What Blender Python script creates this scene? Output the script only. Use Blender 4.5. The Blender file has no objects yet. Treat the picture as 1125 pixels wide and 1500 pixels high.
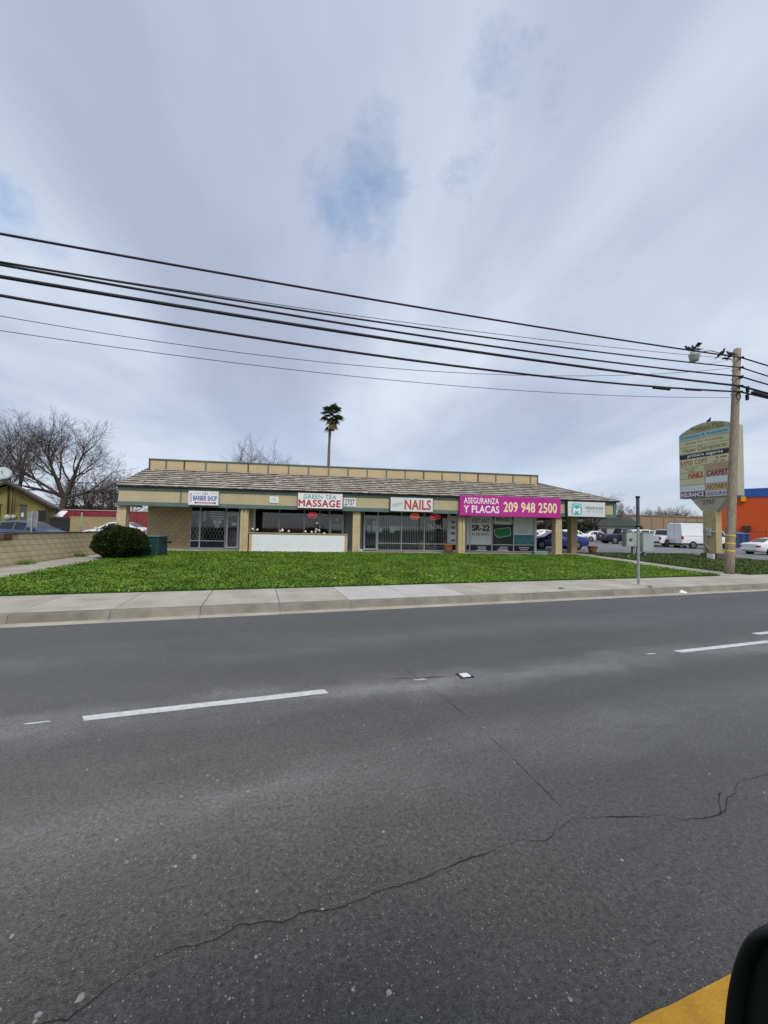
import bpy, bmesh, math, random
from mathutils import Vector, Matrix, noise
random.seed(7)
R_ = math.radians
scene = bpy.context.scene
COL = scene.collection

# ---------------------------------------------------------------- camera
FPX, CH = 565.0, 1.7
YAW, PITCH, ROLL = R_(8.6), R_(2.6), R_(1.1)
FW = Vector((math.sin(YAW)*math.cos(PITCH), math.cos(YAW)*math.cos(PITCH), math.sin(PITCH)))
_r0 = Vector((math.cos(YAW), -math.sin(YAW), 0)); _u0 = _r0.cross(FW)
RT = _r0*math.cos(ROLL)+_u0*math.sin(ROLL); UP = _u0*math.cos(ROLL)-_r0*math.sin(ROLL)
CAM = Vector((0, 0, CH))
cd = bpy.data.cameras.new('camera'); cam = bpy.data.objects.new('camera', cd); COL.objects.link(cam)
m3 = Matrix((RT, UP, -FW)).transposed()
cam.matrix_world = Matrix.Translation(CAM) @ m3.to_4x4()
cd.sensor_fit = 'HORIZONTAL'; cd.sensor_width = 36; cd.lens = FPX/1125*36
cd.clip_start = .02; cd.clip_end = 3000
scene.camera = cam

# ---------------------------------------------------------------- world, sun, exposure
SUN_EL, SUN_BEAR = R_(46), R_(172)          # bearing clockwise from +Y
world = bpy.data.worlds.new('World'); scene.world = world; world.use_nodes = True
def build_world():
    nt = world.node_tree; nt.nodes.clear(); N = nt.nodes.new; L = nt.links.new
    def math_(op, a, b=None, c=None, clamp=False):
        n = N('ShaderNodeMath'); n.operation = op; n.use_clamp = clamp
        for i, v in enumerate((a, b, c)):
            if v is None: continue
            if isinstance(v, (int, float)): n.inputs[i].default_value = v
            else: L(v, n.inputs[i])
        return n.outputs[0]
    def vmath(op, a, b):
        n = N('ShaderNodeVectorMath'); n.operation = op
        for i, v in enumerate((a, b)):
            if isinstance(v, (tuple, Vector)): n.inputs[i].default_value = v
            else: L(v, n.inputs[i])
        return n
    def ramp(f, pts):
        n = N('ShaderNodeValToRGB'); L(f, n.inputs[0]); e = n.color_ramp.elements
        while len(e) < len(pts): e.new(.5)
        for q, (p, c) in zip(e, pts): q.position = p; q.color = (*c, 1) if isinstance(c, tuple) else (c, c, c, 1)
        return n.outputs[0]
    def noise_(vec, scale, detail, rough, dist=0):
        n = N('ShaderNodeTexNoise'); L(vec, n.inputs['Vector']); n.inputs['Scale'].default_value = scale
        n.inputs['Detail'].default_value = detail; n.inputs['Roughness'].default_value = rough; n.inputs['Distortion'].default_value = dist
        return n.outputs['Fac']
    tc = N('ShaderNodeTexCoord'); d = tc.outputs['Generated']
    sep = N('ShaderNodeSeparateXYZ'); L(d, sep.inputs[0])
    zz = math_('MAXIMUM', sep.outputs[2], 0.0)
    zz = math_('ADD', zz, .16)
    px = math_('DIVIDE', sep.outputs[0], zz); py = math_('DIVIDE', sep.outputs[1], zz)
    cb = N('ShaderNodeCombineXYZ'); L(px, cb.inputs[0]); L(py, cb.inputs[1])
    mp = N('ShaderNodeMapping'); L(cb.outputs[0], mp.inputs[0]); mp.inputs['Rotation'].default_value = (0, 0, R_(6)); mp.inputs['Scale'].default_value = (1.25, .42, 1); mp.inputs['Location'].default_value = (0.4, 5.2, 0)
    streak = noise_(mp.outputs[0], .95, 6, .5, .5)
    body = noise_(cb.outputs[0], .75, 3, .5)
    fine = noise_(cb.outputs[0], 4.2, 8, .62)
    # gaps where the blue shows
    def gap(pxl, rad):
        v = (FW*FPX + RT*(pxl[0]-562.5) - UP*(pxl[1]-750)).normalized()
        dd = vmath('DISTANCE', d, v).outputs['Value']
        return math_('SUBTRACT', 1.0, math_('DIVIDE', dd, rad), clamp=True)
    g = None
    for pxl, rad, k in (((548, 280), .22, 1.0), ((485, 325), .14, .9), ((722, 110), .20, .62), ((800, 150), .14, .6), ((665, 255), .13, .62), ((2, 305), .17, .85), ((335, 365), .13, .5), ((-300, 200), .3, .8), ((1500, 300), .3, .8), ((700, -700), .3, .8)):
        q = math_('MULTIPLY', gap(pxl, rad), k)
        g = q if g is None else math_('MAXIMUM', g, q)
    fine2 = noise_(cb.outputs[0], 8., 9, .66, .4)
    gm = math_('ADD', math_('MULTIPLY', fine, .5), math_('MULTIPLY', fine2, .5))
    gm = math_('MULTIPLY', math_('ADD', gm, math_('MULTIPLY', g, .5)), math_('MULTIPLY', g, 6., clamp=True))
    blue = ramp(gm, ((.74, 0.0), (.98, .72)))
    # thinner veil low down
    low = math_('MULTIPLY', math_('SUBTRACT', .42, sep.outputs[2], clamp=True), 1.1)
    veil = math_('MULTIPLY', low, ramp(streak, ((.35, 1.0), (.62, .15))), clamp=True)
    hole = math_('MAXIMUM', blue, math_('MULTIPLY', veil, .5))
    mix = math_('ADD', math_('MULTIPLY', streak, .68), math_('ADD', math_('MULTIPLY', body, .26), math_('MULTIPLY', fine, .06)))
    ccol = ramp(mix, ((.37, (.295, .338, .435)), (.46, (.345, .395, .495)), (.54, (.42, .475, .57)), (.63, (.50, .55, .63))))
    sky = N('ShaderNodeTexSky'); sky.sky_type = 'NISHITA'; sky.sun_disc = False
    sky.sun_elevation = SUN_EL; sky.sun_rotation = SUN_BEAR; sky.dust_density = .6; sky.air_density = 1.15; sky.ozone_density = 1.5
    b1 = N('ShaderNodeBackground'); L(sky.outputs[0], b1.inputs[0]); b1.inputs[1].default_value = .15
    b2 = N('ShaderNodeBackground'); L(ccol, b2.inputs[0]); b2.inputs[1].default_value = 1.0
    ms = N('ShaderNodeMixShader'); L(hole, ms.inputs[0]); L(b2.outputs[0], ms.inputs[1]); L(b1.outputs[0], ms.inputs[2])
    out = N('ShaderNodeOutputWorld'); L(ms.outputs[0], out.inputs[0])
build_world()
sl = bpy.data.lights.new('sun', 'SUN'); sl.energy = 1.5; sl.angle = R_(22); sl.color = (1, .955, .89)
sun = bpy.data.objects.new('sun', sl); COL.objects.link(sun)
sdir = Vector((math.sin(SUN_BEAR)*math.cos(SUN_EL), math.cos(SUN_BEAR)*math.cos(SUN_EL), math.sin(SUN_EL)))
sun.rotation_euler = sdir.to_track_quat('Z', 'Y').to_euler(); sun.location = (0, -10, 30)
scene.render.engine = 'CYCLES'
scene.view_settings.view_transform = 'Standard'; scene.view_settings.look = 'None'
scene.view_settings.exposure = 0.54; scene.view_settings.gamma = 1.0; scene.view_settings.use_curve_mapping = False

# ---------------------------------------------------------------- pixel helpers (directions only; distance from planes)
def ray(x, y): return (FW*FPX + RT*(x-562.5) - UP*(y-750)).normalized()
def hz(x, y, z=0.): d = ray(x, y); return CAM + d*((z-CH)/d.z)
def hY(x, y, Y): d = ray(x, y); return CAM + d*(Y/d.y)
def hX(x, y, X): d = ray(x, y); return CAM + d*(X/d.x)
def hP(x, y, p, n): d = ray(x, y); return CAM + d*((Vector(p)-CAM).dot(n)/d.dot(n))
def at(x, y, depth): d = ray(x, y); return CAM + d*(depth/d.dot(FW))
TH = math.atan(.1675)
RD = Vector((math.cos(TH), math.sin(TH), 0)); RN = Vector((-math.sin(TH), math.cos(TH), 0)); ZZ = Vector((0, 0, 1))
XX = Vector((1, 0, 0)); YY = Vector((0, 1, 0))
def road(s, v, z=0.): return RD*s + RN*v + ZZ*z

# ---------------------------------------------------------------- materials
MATS = {}
def mat(name, col, rough=.7, spec=.35, var=.0, vscale=3., bump=0., bscale=40., metal=0., emit=0., objvar=0., col2=None, detail=5, stretch=None, coords='Object'):
    if name in MATS: return MATS[name]
    m = bpy.data.materials.new(name); m.use_nodes = True; nt = m.node_tree; b = nt.nodes['Principled BSDF']; N = nt.nodes.new; L = nt.links.new
    b.inputs['Roughness'].default_value = rough; b.inputs['Specular IOR Level'].default_value = spec; b.inputs['Metallic'].default_value = metal
    c4 = (*col, 1)
    b.inputs['Base Color'].default_value = c4
    tc = N('ShaderNodeTexCoord'); src = tc.outputs[coords]
    if stretch:
        mp = N('ShaderNodeMapping'); L(src, mp.inputs[0]); mp.inputs['Scale'].default_value = stretch; src = mp.outputs[0]
    last = None
    if var > 0 or col2:
        n = N('ShaderNodeTexNoise'); L(src, n.inputs['Vector']); n.inputs['Scale'].default_value = vscale; n.inputs['Detail'].default_value = detail; n.inputs['Roughness'].default_value = .62
        r = N('ShaderNodeValToRGB'); L(n.outputs['Fac'], r.inputs[0]); e = r.color_ramp.elements
        e[0].position = .32; e[1].position = .68
        lo = col2 if col2 else tuple(max(0, c*(1-var)) for c in col); hi = col if col2 else tuple(min(1, c*(1+var)) for c in col)
        e[0].color = (*lo, 1); e[1].color = (*hi, 1); last = r.outputs[0]
    if objvar > 0:
        oi = N('ShaderNodeObjectInfo'); mr = N('ShaderNodeMapRange'); L(oi.outputs['Random'], mr.inputs[0]); mr.inputs[3].default_value = 1-objvar; mr.inputs[4].default_value = 1+objvar
        mx = N('ShaderNodeMix'); mx.data_type = 'RGBA'; mx.blend_type = 'MULTIPLY'; mx.inputs[0].default_value = 1
        if last: L(last, mx.inputs[6])
        else: mx.inputs[6].default_value = c4
        L(mr.outputs[0], mx.inputs[7]); last = mx.outputs[2]
    if last: L(last, b.inputs['Base Color'])
    if bump > 0:
        n2 = N('ShaderNodeTexNoise'); L(src, n2.inputs['Vector']); n2.inputs['Scale'].default_value = bscale; n2.inputs['Detail'].default_value = 4
        bp = N('ShaderNodeBump'); L(n2.outputs['Fac'], bp.inputs['Height']); bp.inputs['Strength'].default_value = bump; bp.inputs['Distance'].default_value = .02; L(bp.outputs[0], b.inputs['Normal'])
    if emit > 0: b.inputs['Emission Color'].default_value = c4; b.inputs['Emission Strength'].default_value = emit
    MATS[name] = m; return m

def glass_mat(name, tint=(.6, .65, .66), refl=1.0):
    m = bpy.data.materials.new(name); m.use_nodes = True; nt = m.node_tree; nt.nodes.clear(); N = nt.nodes.new; L = nt.links.new
    t = N('ShaderNodeBsdfTransparent'); t.inputs[0].default_value = (*tint, 1)
    g = N('ShaderNodeBsdfGlossy'); g.inputs['Roughness'].default_value = .03; g.inputs[0].default_value = (refl, refl, refl, 1)
    f = N('ShaderNodeFresnel'); f.inputs[0].default_value = 1.5
    mx = N('ShaderNodeMixShader'); L(f.outputs[0], mx.inputs[0]); L(t.outputs[0], mx.inputs[1]); L(g.outputs[0], mx.inputs[2])
    o = N('ShaderNodeOutputMaterial'); L(mx.outputs[0], o.inputs[0]); MATS[name] = m; return m

def asphalt_mat(name, base, lane=False):
    m = bpy.data.materials.new(name); m.use_nodes = True; nt = m.node_tree; b = nt.nodes['Principled BSDF']; N = nt.nodes.new; L = nt.links.new
    tc = N('ShaderNodeTexCoord'); src = tc.outputs['Object']
    def noise_(scale, detail, rough=.6, st=None):
        v = src
        if st: mp = N('ShaderNodeMapping'); L(src, mp.inputs[0]); mp.inputs['Scale'].default_value = st; v = mp.outputs[0]
        n = N('ShaderNodeTexNoise'); L(v, n.inputs['Vector']); n.inputs['Scale'].default_value = scale; n.inputs['Detail'].default_value = detail; n.inputs['Roughness'].default_value = rough; return n.outputs['Fac']
    def mr(f, a, b_, c, d): n = N('ShaderNodeMapRange'); L(f, n.inputs[0]); n.inputs[1].default_value = a; n.inputs[2].default_value = b_; n.inputs[3].default_value = c; n.inputs[4].default_value = d; return n.outputs[0]
    def mul(a, c): n = N('ShaderNodeMath'); n.operation = 'MULTIPLY'; L(a, n.inputs[0]); L(c, n.inputs[1]) if not isinstance(c, float) else setattr(n.inputs[1], 'default_value', c); return n.outputs[0]
    def add(a, c): n = N('ShaderNodeMath'); n.operation = 'ADD'; L(a, n.inputs[0]); L(c, n.inputs[1]); return n.outputs[0]
    big = mr(noise_(.9, 6, .65, (.35, 1.6, 1)), .3, .7, .78, 1.24)
    mid = mr(noise_(7, 5, .7), .25, .75, .78, 1.22)
    g1 = mr(noise_(150, 3, .8), .34, .68, .2, 2.0); g2 = mr(noise_(42, 4, .75), .3, .7, .5, 1.55)
    grit = mul(g1, g2)
    val = mul(mul(big, mid), grit)
    if lane:
        sp = N('ShaderNodeSeparateXYZ'); L(src, sp.inputs[0])
        wob = mr(noise_(1.3, 4), 0, 1, -.35, .35)
        vv = add(sp.outputs[1], wob)
        cr = N('ShaderNodeValToRGB'); L(mr(vv, -2, 8.2, 0, 1), cr.inputs[0]); e = cr.color_ramp.elements
        pts = ((0, .8), (.34, .72), (.41, .85), (.46, 2.1), (.505, .95), (.548, .9), (.590, 3.3), (.632, 1.1), (.70, .9), (.77, 1.7), (.84, .95), (.93, 1.1), (1, 1.35))
        while len(e) < len(pts): e.new(.5)
        for q, (p, c) in zip(e, pts): q.position = p; q.color = (c, c, c, 1)
        pat = mr(noise_(1.1, 5, .6, (.5, 1.3, 1)), .35, .65, .35, 1.15)
        dust = N('ShaderNodeMath'); dust.operation = 'MULTIPLY_ADD'; L(cr.outputs[0], dust.inputs[0]); L(pat, dust.inputs[1]); inv = N('ShaderNodeMath'); inv.operation = 'SUBTRACT'; inv.inputs[0].default_value = 1.; L(pat, inv.inputs[1]); L(inv.outputs[0], dust.inputs[2])
        val = mul(val, dust.outputs[0])
    # pale pebbles
    vo = N('ShaderNodeTexVoronoi'); L(src, vo.inputs['Vector']); vo.inputs['Scale'].default_value = 75; vo.inputs['Randomness'].default_value = 1
    sc = N('ShaderNodeSeparateColor'); L(vo.outputs['Color'], sc.inputs[0])
    near = mr(vo.outputs['Distance'], .16, .30, 1, 0); pick = mr(sc.outputs[0], .72, .80, 0, 1); tone = mr(sc.outputs[1], 0, 1, .03, .75)
    peb = mul(mul(near, pick), tone)
    vo2 = N('ShaderNodeTexVoronoi'); L(src, vo2.inputs['Vector']); vo2.inputs['Scale'].default_value = 15
    sc2 = N('ShaderNodeSeparateColor'); L(vo2.outputs['Color'], sc2.inputs[0])
    peb2 = mul(mr(vo2.outputs['Distance'], .07, .15, 1, 0), mr(sc2.outputs[0], .93, .95, 0, .8))
    mx0 = N('ShaderNodeMath'); mx0.operation = 'MAXIMUM'; L(peb, mx0.inputs[0]); L(peb2, mx0.inputs[1])
    mx = N('ShaderNodeMix'); mx.data_type = 'RGBA'; mx.blend_type = 'MULTIPLY'; mx.inputs[0].default_value = 1; mx.inputs[6].default_value = (*base, 1); L(val, mx.inputs[7])
    m2 = N('ShaderNodeMix'); m2.data_type = 'RGBA'; L(mx0.outputs[0], m2.inputs[0]); L(mx.outputs[2], m2.inputs[6]); m2.inputs[7].default_value = (.46, .45, .43, 1)
    L(m2.outputs[2], b.inputs['Base Color']); b.inputs['Roughness'].default_value = .7; b.inputs['Specular IOR Level'].default_value = .4; b.inputs['Sheen Weight'].default_value = .45; b.inputs['Sheen Roughness'].default_value = .22; b.inputs['Sheen Tint'].default_value = (1, .95, .88, 1)
    bp = N('ShaderNodeBump'); L(grit, bp.inputs['Height']); bp.inputs['Strength'].default_value = .55; bp.inputs['Distance'].default_value = .004; L(bp.outputs[0], b.inputs['Normal'])
    MATS[name] = m; return m

M_ROAD = asphalt_mat('road_asphalt', (.050, .0490, .0475), True)
M_LOT = asphalt_mat('lot_asphalt', (.15, .15, .15))
M_CRACK = mat('crack', (.028, .028, .027), .95)
M_WHITEP = mat('white_paint', (.62, .62, .60), .6, var=.16, vscale=14, bump=.3, bscale=120)
M_YELLOW = mat('yellow_paint', (.46, .235, .02), .6, var=.16, vscale=9, bump=.4, bscale=130)
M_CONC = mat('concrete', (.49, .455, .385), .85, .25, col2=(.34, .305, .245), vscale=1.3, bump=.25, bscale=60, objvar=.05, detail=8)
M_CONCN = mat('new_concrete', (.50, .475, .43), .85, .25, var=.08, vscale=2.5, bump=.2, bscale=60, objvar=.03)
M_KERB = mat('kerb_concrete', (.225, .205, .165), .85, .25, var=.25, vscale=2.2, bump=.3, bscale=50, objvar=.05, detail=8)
M_SOIL = mat('soil', (.10, .08, .05), .95, .1, var=.3, vscale=4, bump=.5, bscale=20)
M_TURF = mat('turf', (.045, .085, .018), .95, .1, var=.4, vscale=2, bump=.5, bscale=20)
M_BEIGE = mat('beige_paint', (.48, .405, .255), .75, .25, var=.07, vscale=1.2, bump=.08, bscale=50)
M_PANEL = mat('parapet_paint', (.50, .395, .235), .75, .25, var=.06, vscale=1.6, objvar=.04)
M_GREEN = mat('green_trim_paint', (.105, .165, .145), .6, .3, var=.14, vscale=2.5)
M_BROWNTRIM = mat('brown_trim_paint', (.10, .055, .035), .7)
M_BLOCK = mat('tan_block', (.46, .36, .20), .85, .2, var=.12, vscale=5, bump=.5, bscale=22, objvar=.06)
M_MORTAR = mat('mortar', (.38, .295, .165), .9, .1, var=.1)
M_COLP = mat('column_paint', (.52, .42, .245), .75, .25, var=.12, vscale=4, bump=.3, bscale=25)
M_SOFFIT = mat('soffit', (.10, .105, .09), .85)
M_ALU = mat('aluminium_frame', (.74, .75, .75), .45, .5, var=.06, vscale=6)
M_GLASS = glass_mat('shop_glass', (.93, .95, .95))
M_CARGLASS = mat('car_glass', (.012, .015, .018), .06, .6)
M_DARK = mat('dark_interior', (.035, .035, .038), .9, .1)
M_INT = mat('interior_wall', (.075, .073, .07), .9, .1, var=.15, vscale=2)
M_BLACK = mat('black_plastic', (.012, .012, .013), .5, .4)
M_RUBBER = mat('rubber', (.018, .018, .018), .85, .2)
M_WHITE = mat('white_board', (.74, .75, .75), .5, .4, var=.03, vscale=2)
M_SIGNW = mat('sign_white', (.78, .79, .80), .35, .4, var=.02, vscale=3)
M_SIGNP = mat('sign_pale', (.66, .68, .68), .35, .4, var=.03, vscale=3)
M_SILVER = mat('galvanised', (.36, .37, .38), .5, .5, var=.15, vscale=8, metal=.3)
M_UGREY = mat('cabinet_grey', (.40, .43, .41), .55, .4, var=.08, vscale=3)
M_TERRA = mat('terracotta', (.30, .13, .075), .8, .2, var=.22, vscale=9, bump=.2)
M_TEAL = mat('teal_box', (.016, .055, .056), .55, .35, var=.15, vscale=3)
M_BARK = mat('bark', (.075, .06, .048), .95, .1, var=.3, vscale=6, bump=.6, bscale=30)
M_TWIG = mat('twig', (.105, .083, .07), .95, .1)
M_POLE = mat('pole_wood', (.29, .235, .175), .85, .2, var=.5, vscale=7, bump=.6, bscale=14, stretch=(7, 7, .35))
M_WIRE = mat('wire', (.012, .012, .014), .6)

# ---------------------------------------------------------------- mesh helpers
class MB:
    def __init__(s): s.v = []; s.f = []; s.sm = []
    def quad(s, *p, smooth=False):
        i = len(s.v); s.v += [tuple(q) for q in p]; s.f.append(tuple(range(i, i+len(p)))); s.sm.append(smooth); return s
    def box(s, x0, x1, y0, y1, z0, z1):
        return s.obox(Vector(((x0+x1)/2, (y0+y1)/2, (z0+z1)/2)), XX*((x1-x0)/2), YY*((y1-y0)/2), ZZ*((z1-z0)/2))
    def obox(s, c, a, b, d):
        i = len(s.v)
        for k in ((-1,-1,-1),(1,-1,-1),(1,1,-1),(-1,1,-1),(-1,-1,1),(1,-1,1),(1,1,1),(-1,1,1)):
            s.v.append(tuple(c + a*k[0] + b*k[1] + d*k[2]))
        fl = ((0,3,2,1),(4,5,6,7),(0,1,5,4),(1,2,6,5),(2,3,7,6),(3,0,4,7))
        if a.cross(b).dot(d) < 0: fl = tuple(tuple(reversed(q)) for q in fl)
        for f in fl: s.f.append(tuple(i+q for q in f)); s.sm.append(False)
        return s
    def prism(s, poly, ext):
        i = len(s.v); n = len(poly); poly = [Vector(p) for p in poly]
        nrm = sum((poly[k].cross(poly[(k+1) % n]) for k in range(n)), Vector())
        if nrm.dot(ext) > 0: poly.reverse()
        s.v += [tuple(p) for p in poly] + [tuple(p+ext) for p in poly]
        s.f.append(tuple(range(i, i+n))); s.f.append(tuple(range(i+2*n-1, i+n-1, -1))); s.sm += [False, False]
        for k in range(n): s.f.append((i+k, i+n+k, i+n+(k+1) % n, i+(k+1) % n)); s.sm.append(False)
        return s
    def tube(s, pts, r, n=8, caps=True, smooth=True):
        pts = [Vector(p) for p in pts]; rs = r if isinstance(r, (list, tuple)) else [r]*len(pts); i0 = len(s.v); ref = None
        for k, p in enumerate(pts):
            t = (pts[min(k+1, len(pts)-1)]-pts[max(k-1, 0)]).normalized()
            if ref is None: ref = t.orthogonal().normalized()
            a = (ref - t*ref.dot(t)); a = a.normalized() if a.length > 1e-6 else t.orthogonal().normalized(); ref = a; b = t.cross(a)
            for j in range(n): an = 2*math.pi*j/n; s.v.append(tuple(p + (a*math.cos(an)+b*math.sin(an))*rs[k]))
        for k in range(len(pts)-1):
            for j in range(n):
                q = i0+k*n; s.f.append((q+j, q+(j+1) % n, q+n+(j+1) % n, q+n+j)); s.sm.append(smooth)
        if caps:
            s.f.append(tuple(range(i0+n-1, i0-1, -1))); s.sm.append(False)
            q = i0+(len(pts)-1)*n; s.f.append(tuple(range(q, q+n))); s.sm.append(False)
        return s
    def lathe(s, c, prof, n=16, axis=None, smooth=True):
        c = Vector(c); ax = (axis or ZZ).normalized(); a = ax.orthogonal().normalized(); b = ax.cross(a); i0 = len(s.v)
        for (r, h) in prof:
            for j in range(n): an = 2*math.pi*j/n; s.v.append(tuple(c + ax*h + (a*math.cos(an)+b*math.sin(an))*max(r, 1e-4)))
        for k in range(len(prof)-1):
            for j in range(n): q = i0+k*n; s.f.append((q+j, q+(j+1) % n, q+n+(j+1) % n, q+n+j)); s.sm.append(smooth)
        return s
    def mesh(s, name):
        me = bpy.data.meshes.new(name); me.from_pydata(s.v, [], s.f); me.polygons.foreach_set('use_smooth', s.sm); me.update(); return me
    def build(s, name, m, parent=None, bevel=0., seg=2):
        o = bpy.data.objects.new(name, s.mesh(name)); COL.objects.link(o); o.data.materials.append(m)
        if parent: o.parent = parent
        if bevel:
            b = o.modifiers.new('bevel', 'BEVEL'); b.width = bevel; b.segments = seg; b.limit_method = 'ANGLE'
        return o
def tag(o, label=None, cat=None, group=None, kind=None):
    if label: o['label'] = label
    if cat: o['category'] = cat
    if group: o['group'] = group
    if kind: o['kind'] = kind
    return o
def thing(name, label, cat, loc=(0, 0, 0), group=None):
    o = bpy.data.objects.new(name, None); COL.objects.link(o); o.location = loc; o.empty_display_size = .2
    return tag(o, label, cat, group)
def keep(o, root):          # parent without moving (root unrotated)
    o.parent = root; o.matrix_parent_inverse = Matrix.Translation(-Vector(root.location)); return o
def inst(me, name, m, parent, loc, rz=0., scale=None):
    o = bpy.data.objects.new(name, me); COL.objects.link(o); o.location = loc; o.rotation_euler.z = rz
    if scale: o.scale = scale
    if m and not me.materials: me.materials.append(m)
    if parent: keep(o, parent)
    return o
def part(mb, name, m, root, bevel=0., seg=2): o = mb.build(name, m, None, bevel, seg); keep(o, root); return o

_tcache = {}
def text_verts(s, bold, shear, spacing):
    k = (s, shear, spacing)
    if k in _tcache: return _tcache[k]
    cu = bpy.data.curves.new('t', 'FONT'); cu.body = s; cu.size = 1; cu.shear = shear; cu.space_character = spacing; cu.resolution_u = 3; cu.extrude = 0
    o = bpy.data.objects.new('t', cu); COL.objects.link(o); bpy.context.view_layer.update()
    me = bpy.data.meshes.new_from_object(o.evaluated_get(bpy.context.evaluated_depsgraph_get()))
    vs = [v.co.copy() for v in me.vertices]; fs = [tuple(p.vertices) for p in me.polygons]
    bpy.data.objects.remove(o); bpy.data.curves.remove(cu); bpy.data.meshes.remove(me)
    _tcache[k] = (vs, fs); return vs, fs
def text(s, org, U, N_, box, m, root, bold=.02, shear=0., spacing=1., name='lettering', V=ZZ):
    """flat lettering fitted into box (u0,u1,v0,v1) on plane org+U*u+V*v, a hair proud along N_"""
    vs, fs = text_verts(s, bold, shear, spacing)
    if not vs: return None
    x0 = min(v.x for v in vs); x1 = max(v.x for v in vs); y0 = min(v.y for v in vs); y1 = max(v.y for v in vs)
    mb = MB(); u0, u1, v0, v1 = box
    sx, sy = (u1-u0)/(x1-x0), (v1-v0)/(y1-y0); flip = U.cross(V).dot(N_) < 0
    offs = [(0, 0)] if bold < .006 else [(-bold, 0), (bold, 0), (0, bold*.8), (0, -bold*.8)]
    for k, (ox, oy) in enumerate(offs):
        i0 = len(mb.v)
        for v in vs:
            u = u0+(v.x-x0)*sx*.97+ox*sx; w = v0+(v.y-y0)*sy+oy*sy
            mb.v.append(tuple(Vector(org)+U*u+V*w+N_*(.004+.0008*k)))
        for f in fs: f = tuple(q+i0 for q in f); mb.f.append(tuple(reversed(f)) if flip else f); mb.sm.append(False)
    return part(mb, name, m, root) if root else mb.build(name, m)

# ================================================================ THE SETTING
def gz(x, y):
    """height of the made ground (m) at a point: kerb-high pavement rising gently to the shops"""
    v = Vector((x, y, 0)).dot(RN)
    t = min(1, max(0, (v-10.25)/9.5)); t = t*t*(3-2*t)
    return .15 + .17*t
def lz(x, y): return .33 + .02*(y-24) - .012*max(0, min(x, 90)-20) if y > 24 else .33 - .012*max(0, min(x, 90)-20)*min(1, max(0, (y-10)/14))
def yz(y): return .13 if y < 8 else .22+.03*min(9, max(0, y-23))
def lot_hit(px, py):
    d = ray(px, py); t = 5.
    for _ in range(4000):
        p = CAM+d*t
        if p.z <= lz(p.x, p.y): break
        t += .05
    return CAM+d*t

def sheet(name, corners, m, nx=1, ny=1, zf=None, structure=True):
    mb = MB(); a, b, c, d = [Vector(q) for q in corners]
    for j in range(ny+1):
        for i in range(nx+1):
            u, w = i/nx, j/ny; p = (a*(1-u)+b*u)*(1-w)+(d*(1-u)+c*u)*w
            if zf: p.z = zf(p.x, p.y)
            mb.v.append(tuple(p))
    for j in range(ny):
        for i in range(nx): q = j*(nx+1)+i; mb.f.append((q, q+1, q+nx+2, q+nx+1)); mb.sm.append(True)
    o = mb.build(name, m)
    if structure: o['kind'] = 'structure'
    return o
sheet('ground', ((-900, -900, -.06), (900, -900, -.06), (900, 1400, -.06), (-900, 1400, -.06)), M_SOIL)
# road: object axes follow the road so that the wear runs along it
mb = MB(); mb.quad((-160, -14, 0), (160, -14, 0), (160, 8.05, 0), (-160, 8.05, 0))
road_o = mb.build('road', M_ROAD); road_o['kind'] = 'structure'; road_o.rotation_euler.z = TH
def on_road(mb, name, m):
    o = mb.build(name, m); o.parent = road_o; return o
def rl(p): return (Vector(p).dot(RD), Vector(p).dot(RN))
def dash(s0, s1, v, w, z=.004, name='lane_dash', m=M_WHITEP, n=14):
    mb = MB(); lo = []; hi = []
    for i in range(n+1):
        s = s0+(s1-s0)*i/n; lo.append((s, v-w/2+random.uniform(-.004, .004), z)); hi.append((s, v+w/2+random.uniform(-.004, .004), z))
    lo[0] = (s0+.05, lo[0][1], z); hi[-1] = (s1-.03, hi[-1][1], z)
    for i in range(n): mb.quad(lo[i], lo[i+1], hi[i+1], hi[i])
    return on_road(mb, name, m)
pa, pb_ = rl(hz(117, 1053)), rl(hz(484, 1013)); pc = rl(hz(990, 955))
vd = (pa[1]+pb_[1]+pc[1])/3
for s0 in (pa[0]-14.6, pa[0]-7.3, pa[0], pc[0], pc[0]+7.3, pc[0]+14.6, pc[0]+21.9, pc[0]+29.2): dash(s0, s0+2.17, vd, .105)
q = rl(hz(30, 1062)); dash(q[0], q[0]+.22, vd+.02, .02, name='faded_paint_mark', n=4)
q = rl(hz(605, 997)); dash(q[0], q[0]+.16, vd+.03, .03, name='faded_paint_mark', n=4)
q = rl(hz(952, 961)); dash(q[0], q[0]+.2, vd+.03, .035, name='faded_paint_mark', n=4)
q = rl(hz(1105, 929)); dash(q[0], q[0]+2.4, q[1], .11, name='faded_paint_mark', n=8)
ye = (rl(hz(930, 1500))[1]+rl(hz(1070, 1432))[1])/2
dash(-60, 60, ye-.075, .15, name='yellow_line', m=M_YELLOW, n=60)
dash(-60, 60, ye-.6, .15, name='yellow_line', m=M_YELLOW, n=60)
mb = MB()   # the broad yellow patch where the turn pocket's paint begins
nose = [(rl(hz(*p))) for p in ((925, 1503), (962, 1484), (985, 1476), (1010, 1462), (1070, 1431))]
poly = [(s, v+.004, .005) for s, v in nose] + [(5, nose[-1][1]+.02, .005), (5, nose[0][1]-.42, .005), (nose[0][0]-.5, nose[0][1]-.42, .005)]
mb.v = poly; mb.f = [tuple(range(len(poly)-1, -1, -1))]; mb.sm = [False]
on_road(mb, 'yellow_median_paint', M_YELLOW)
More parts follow.
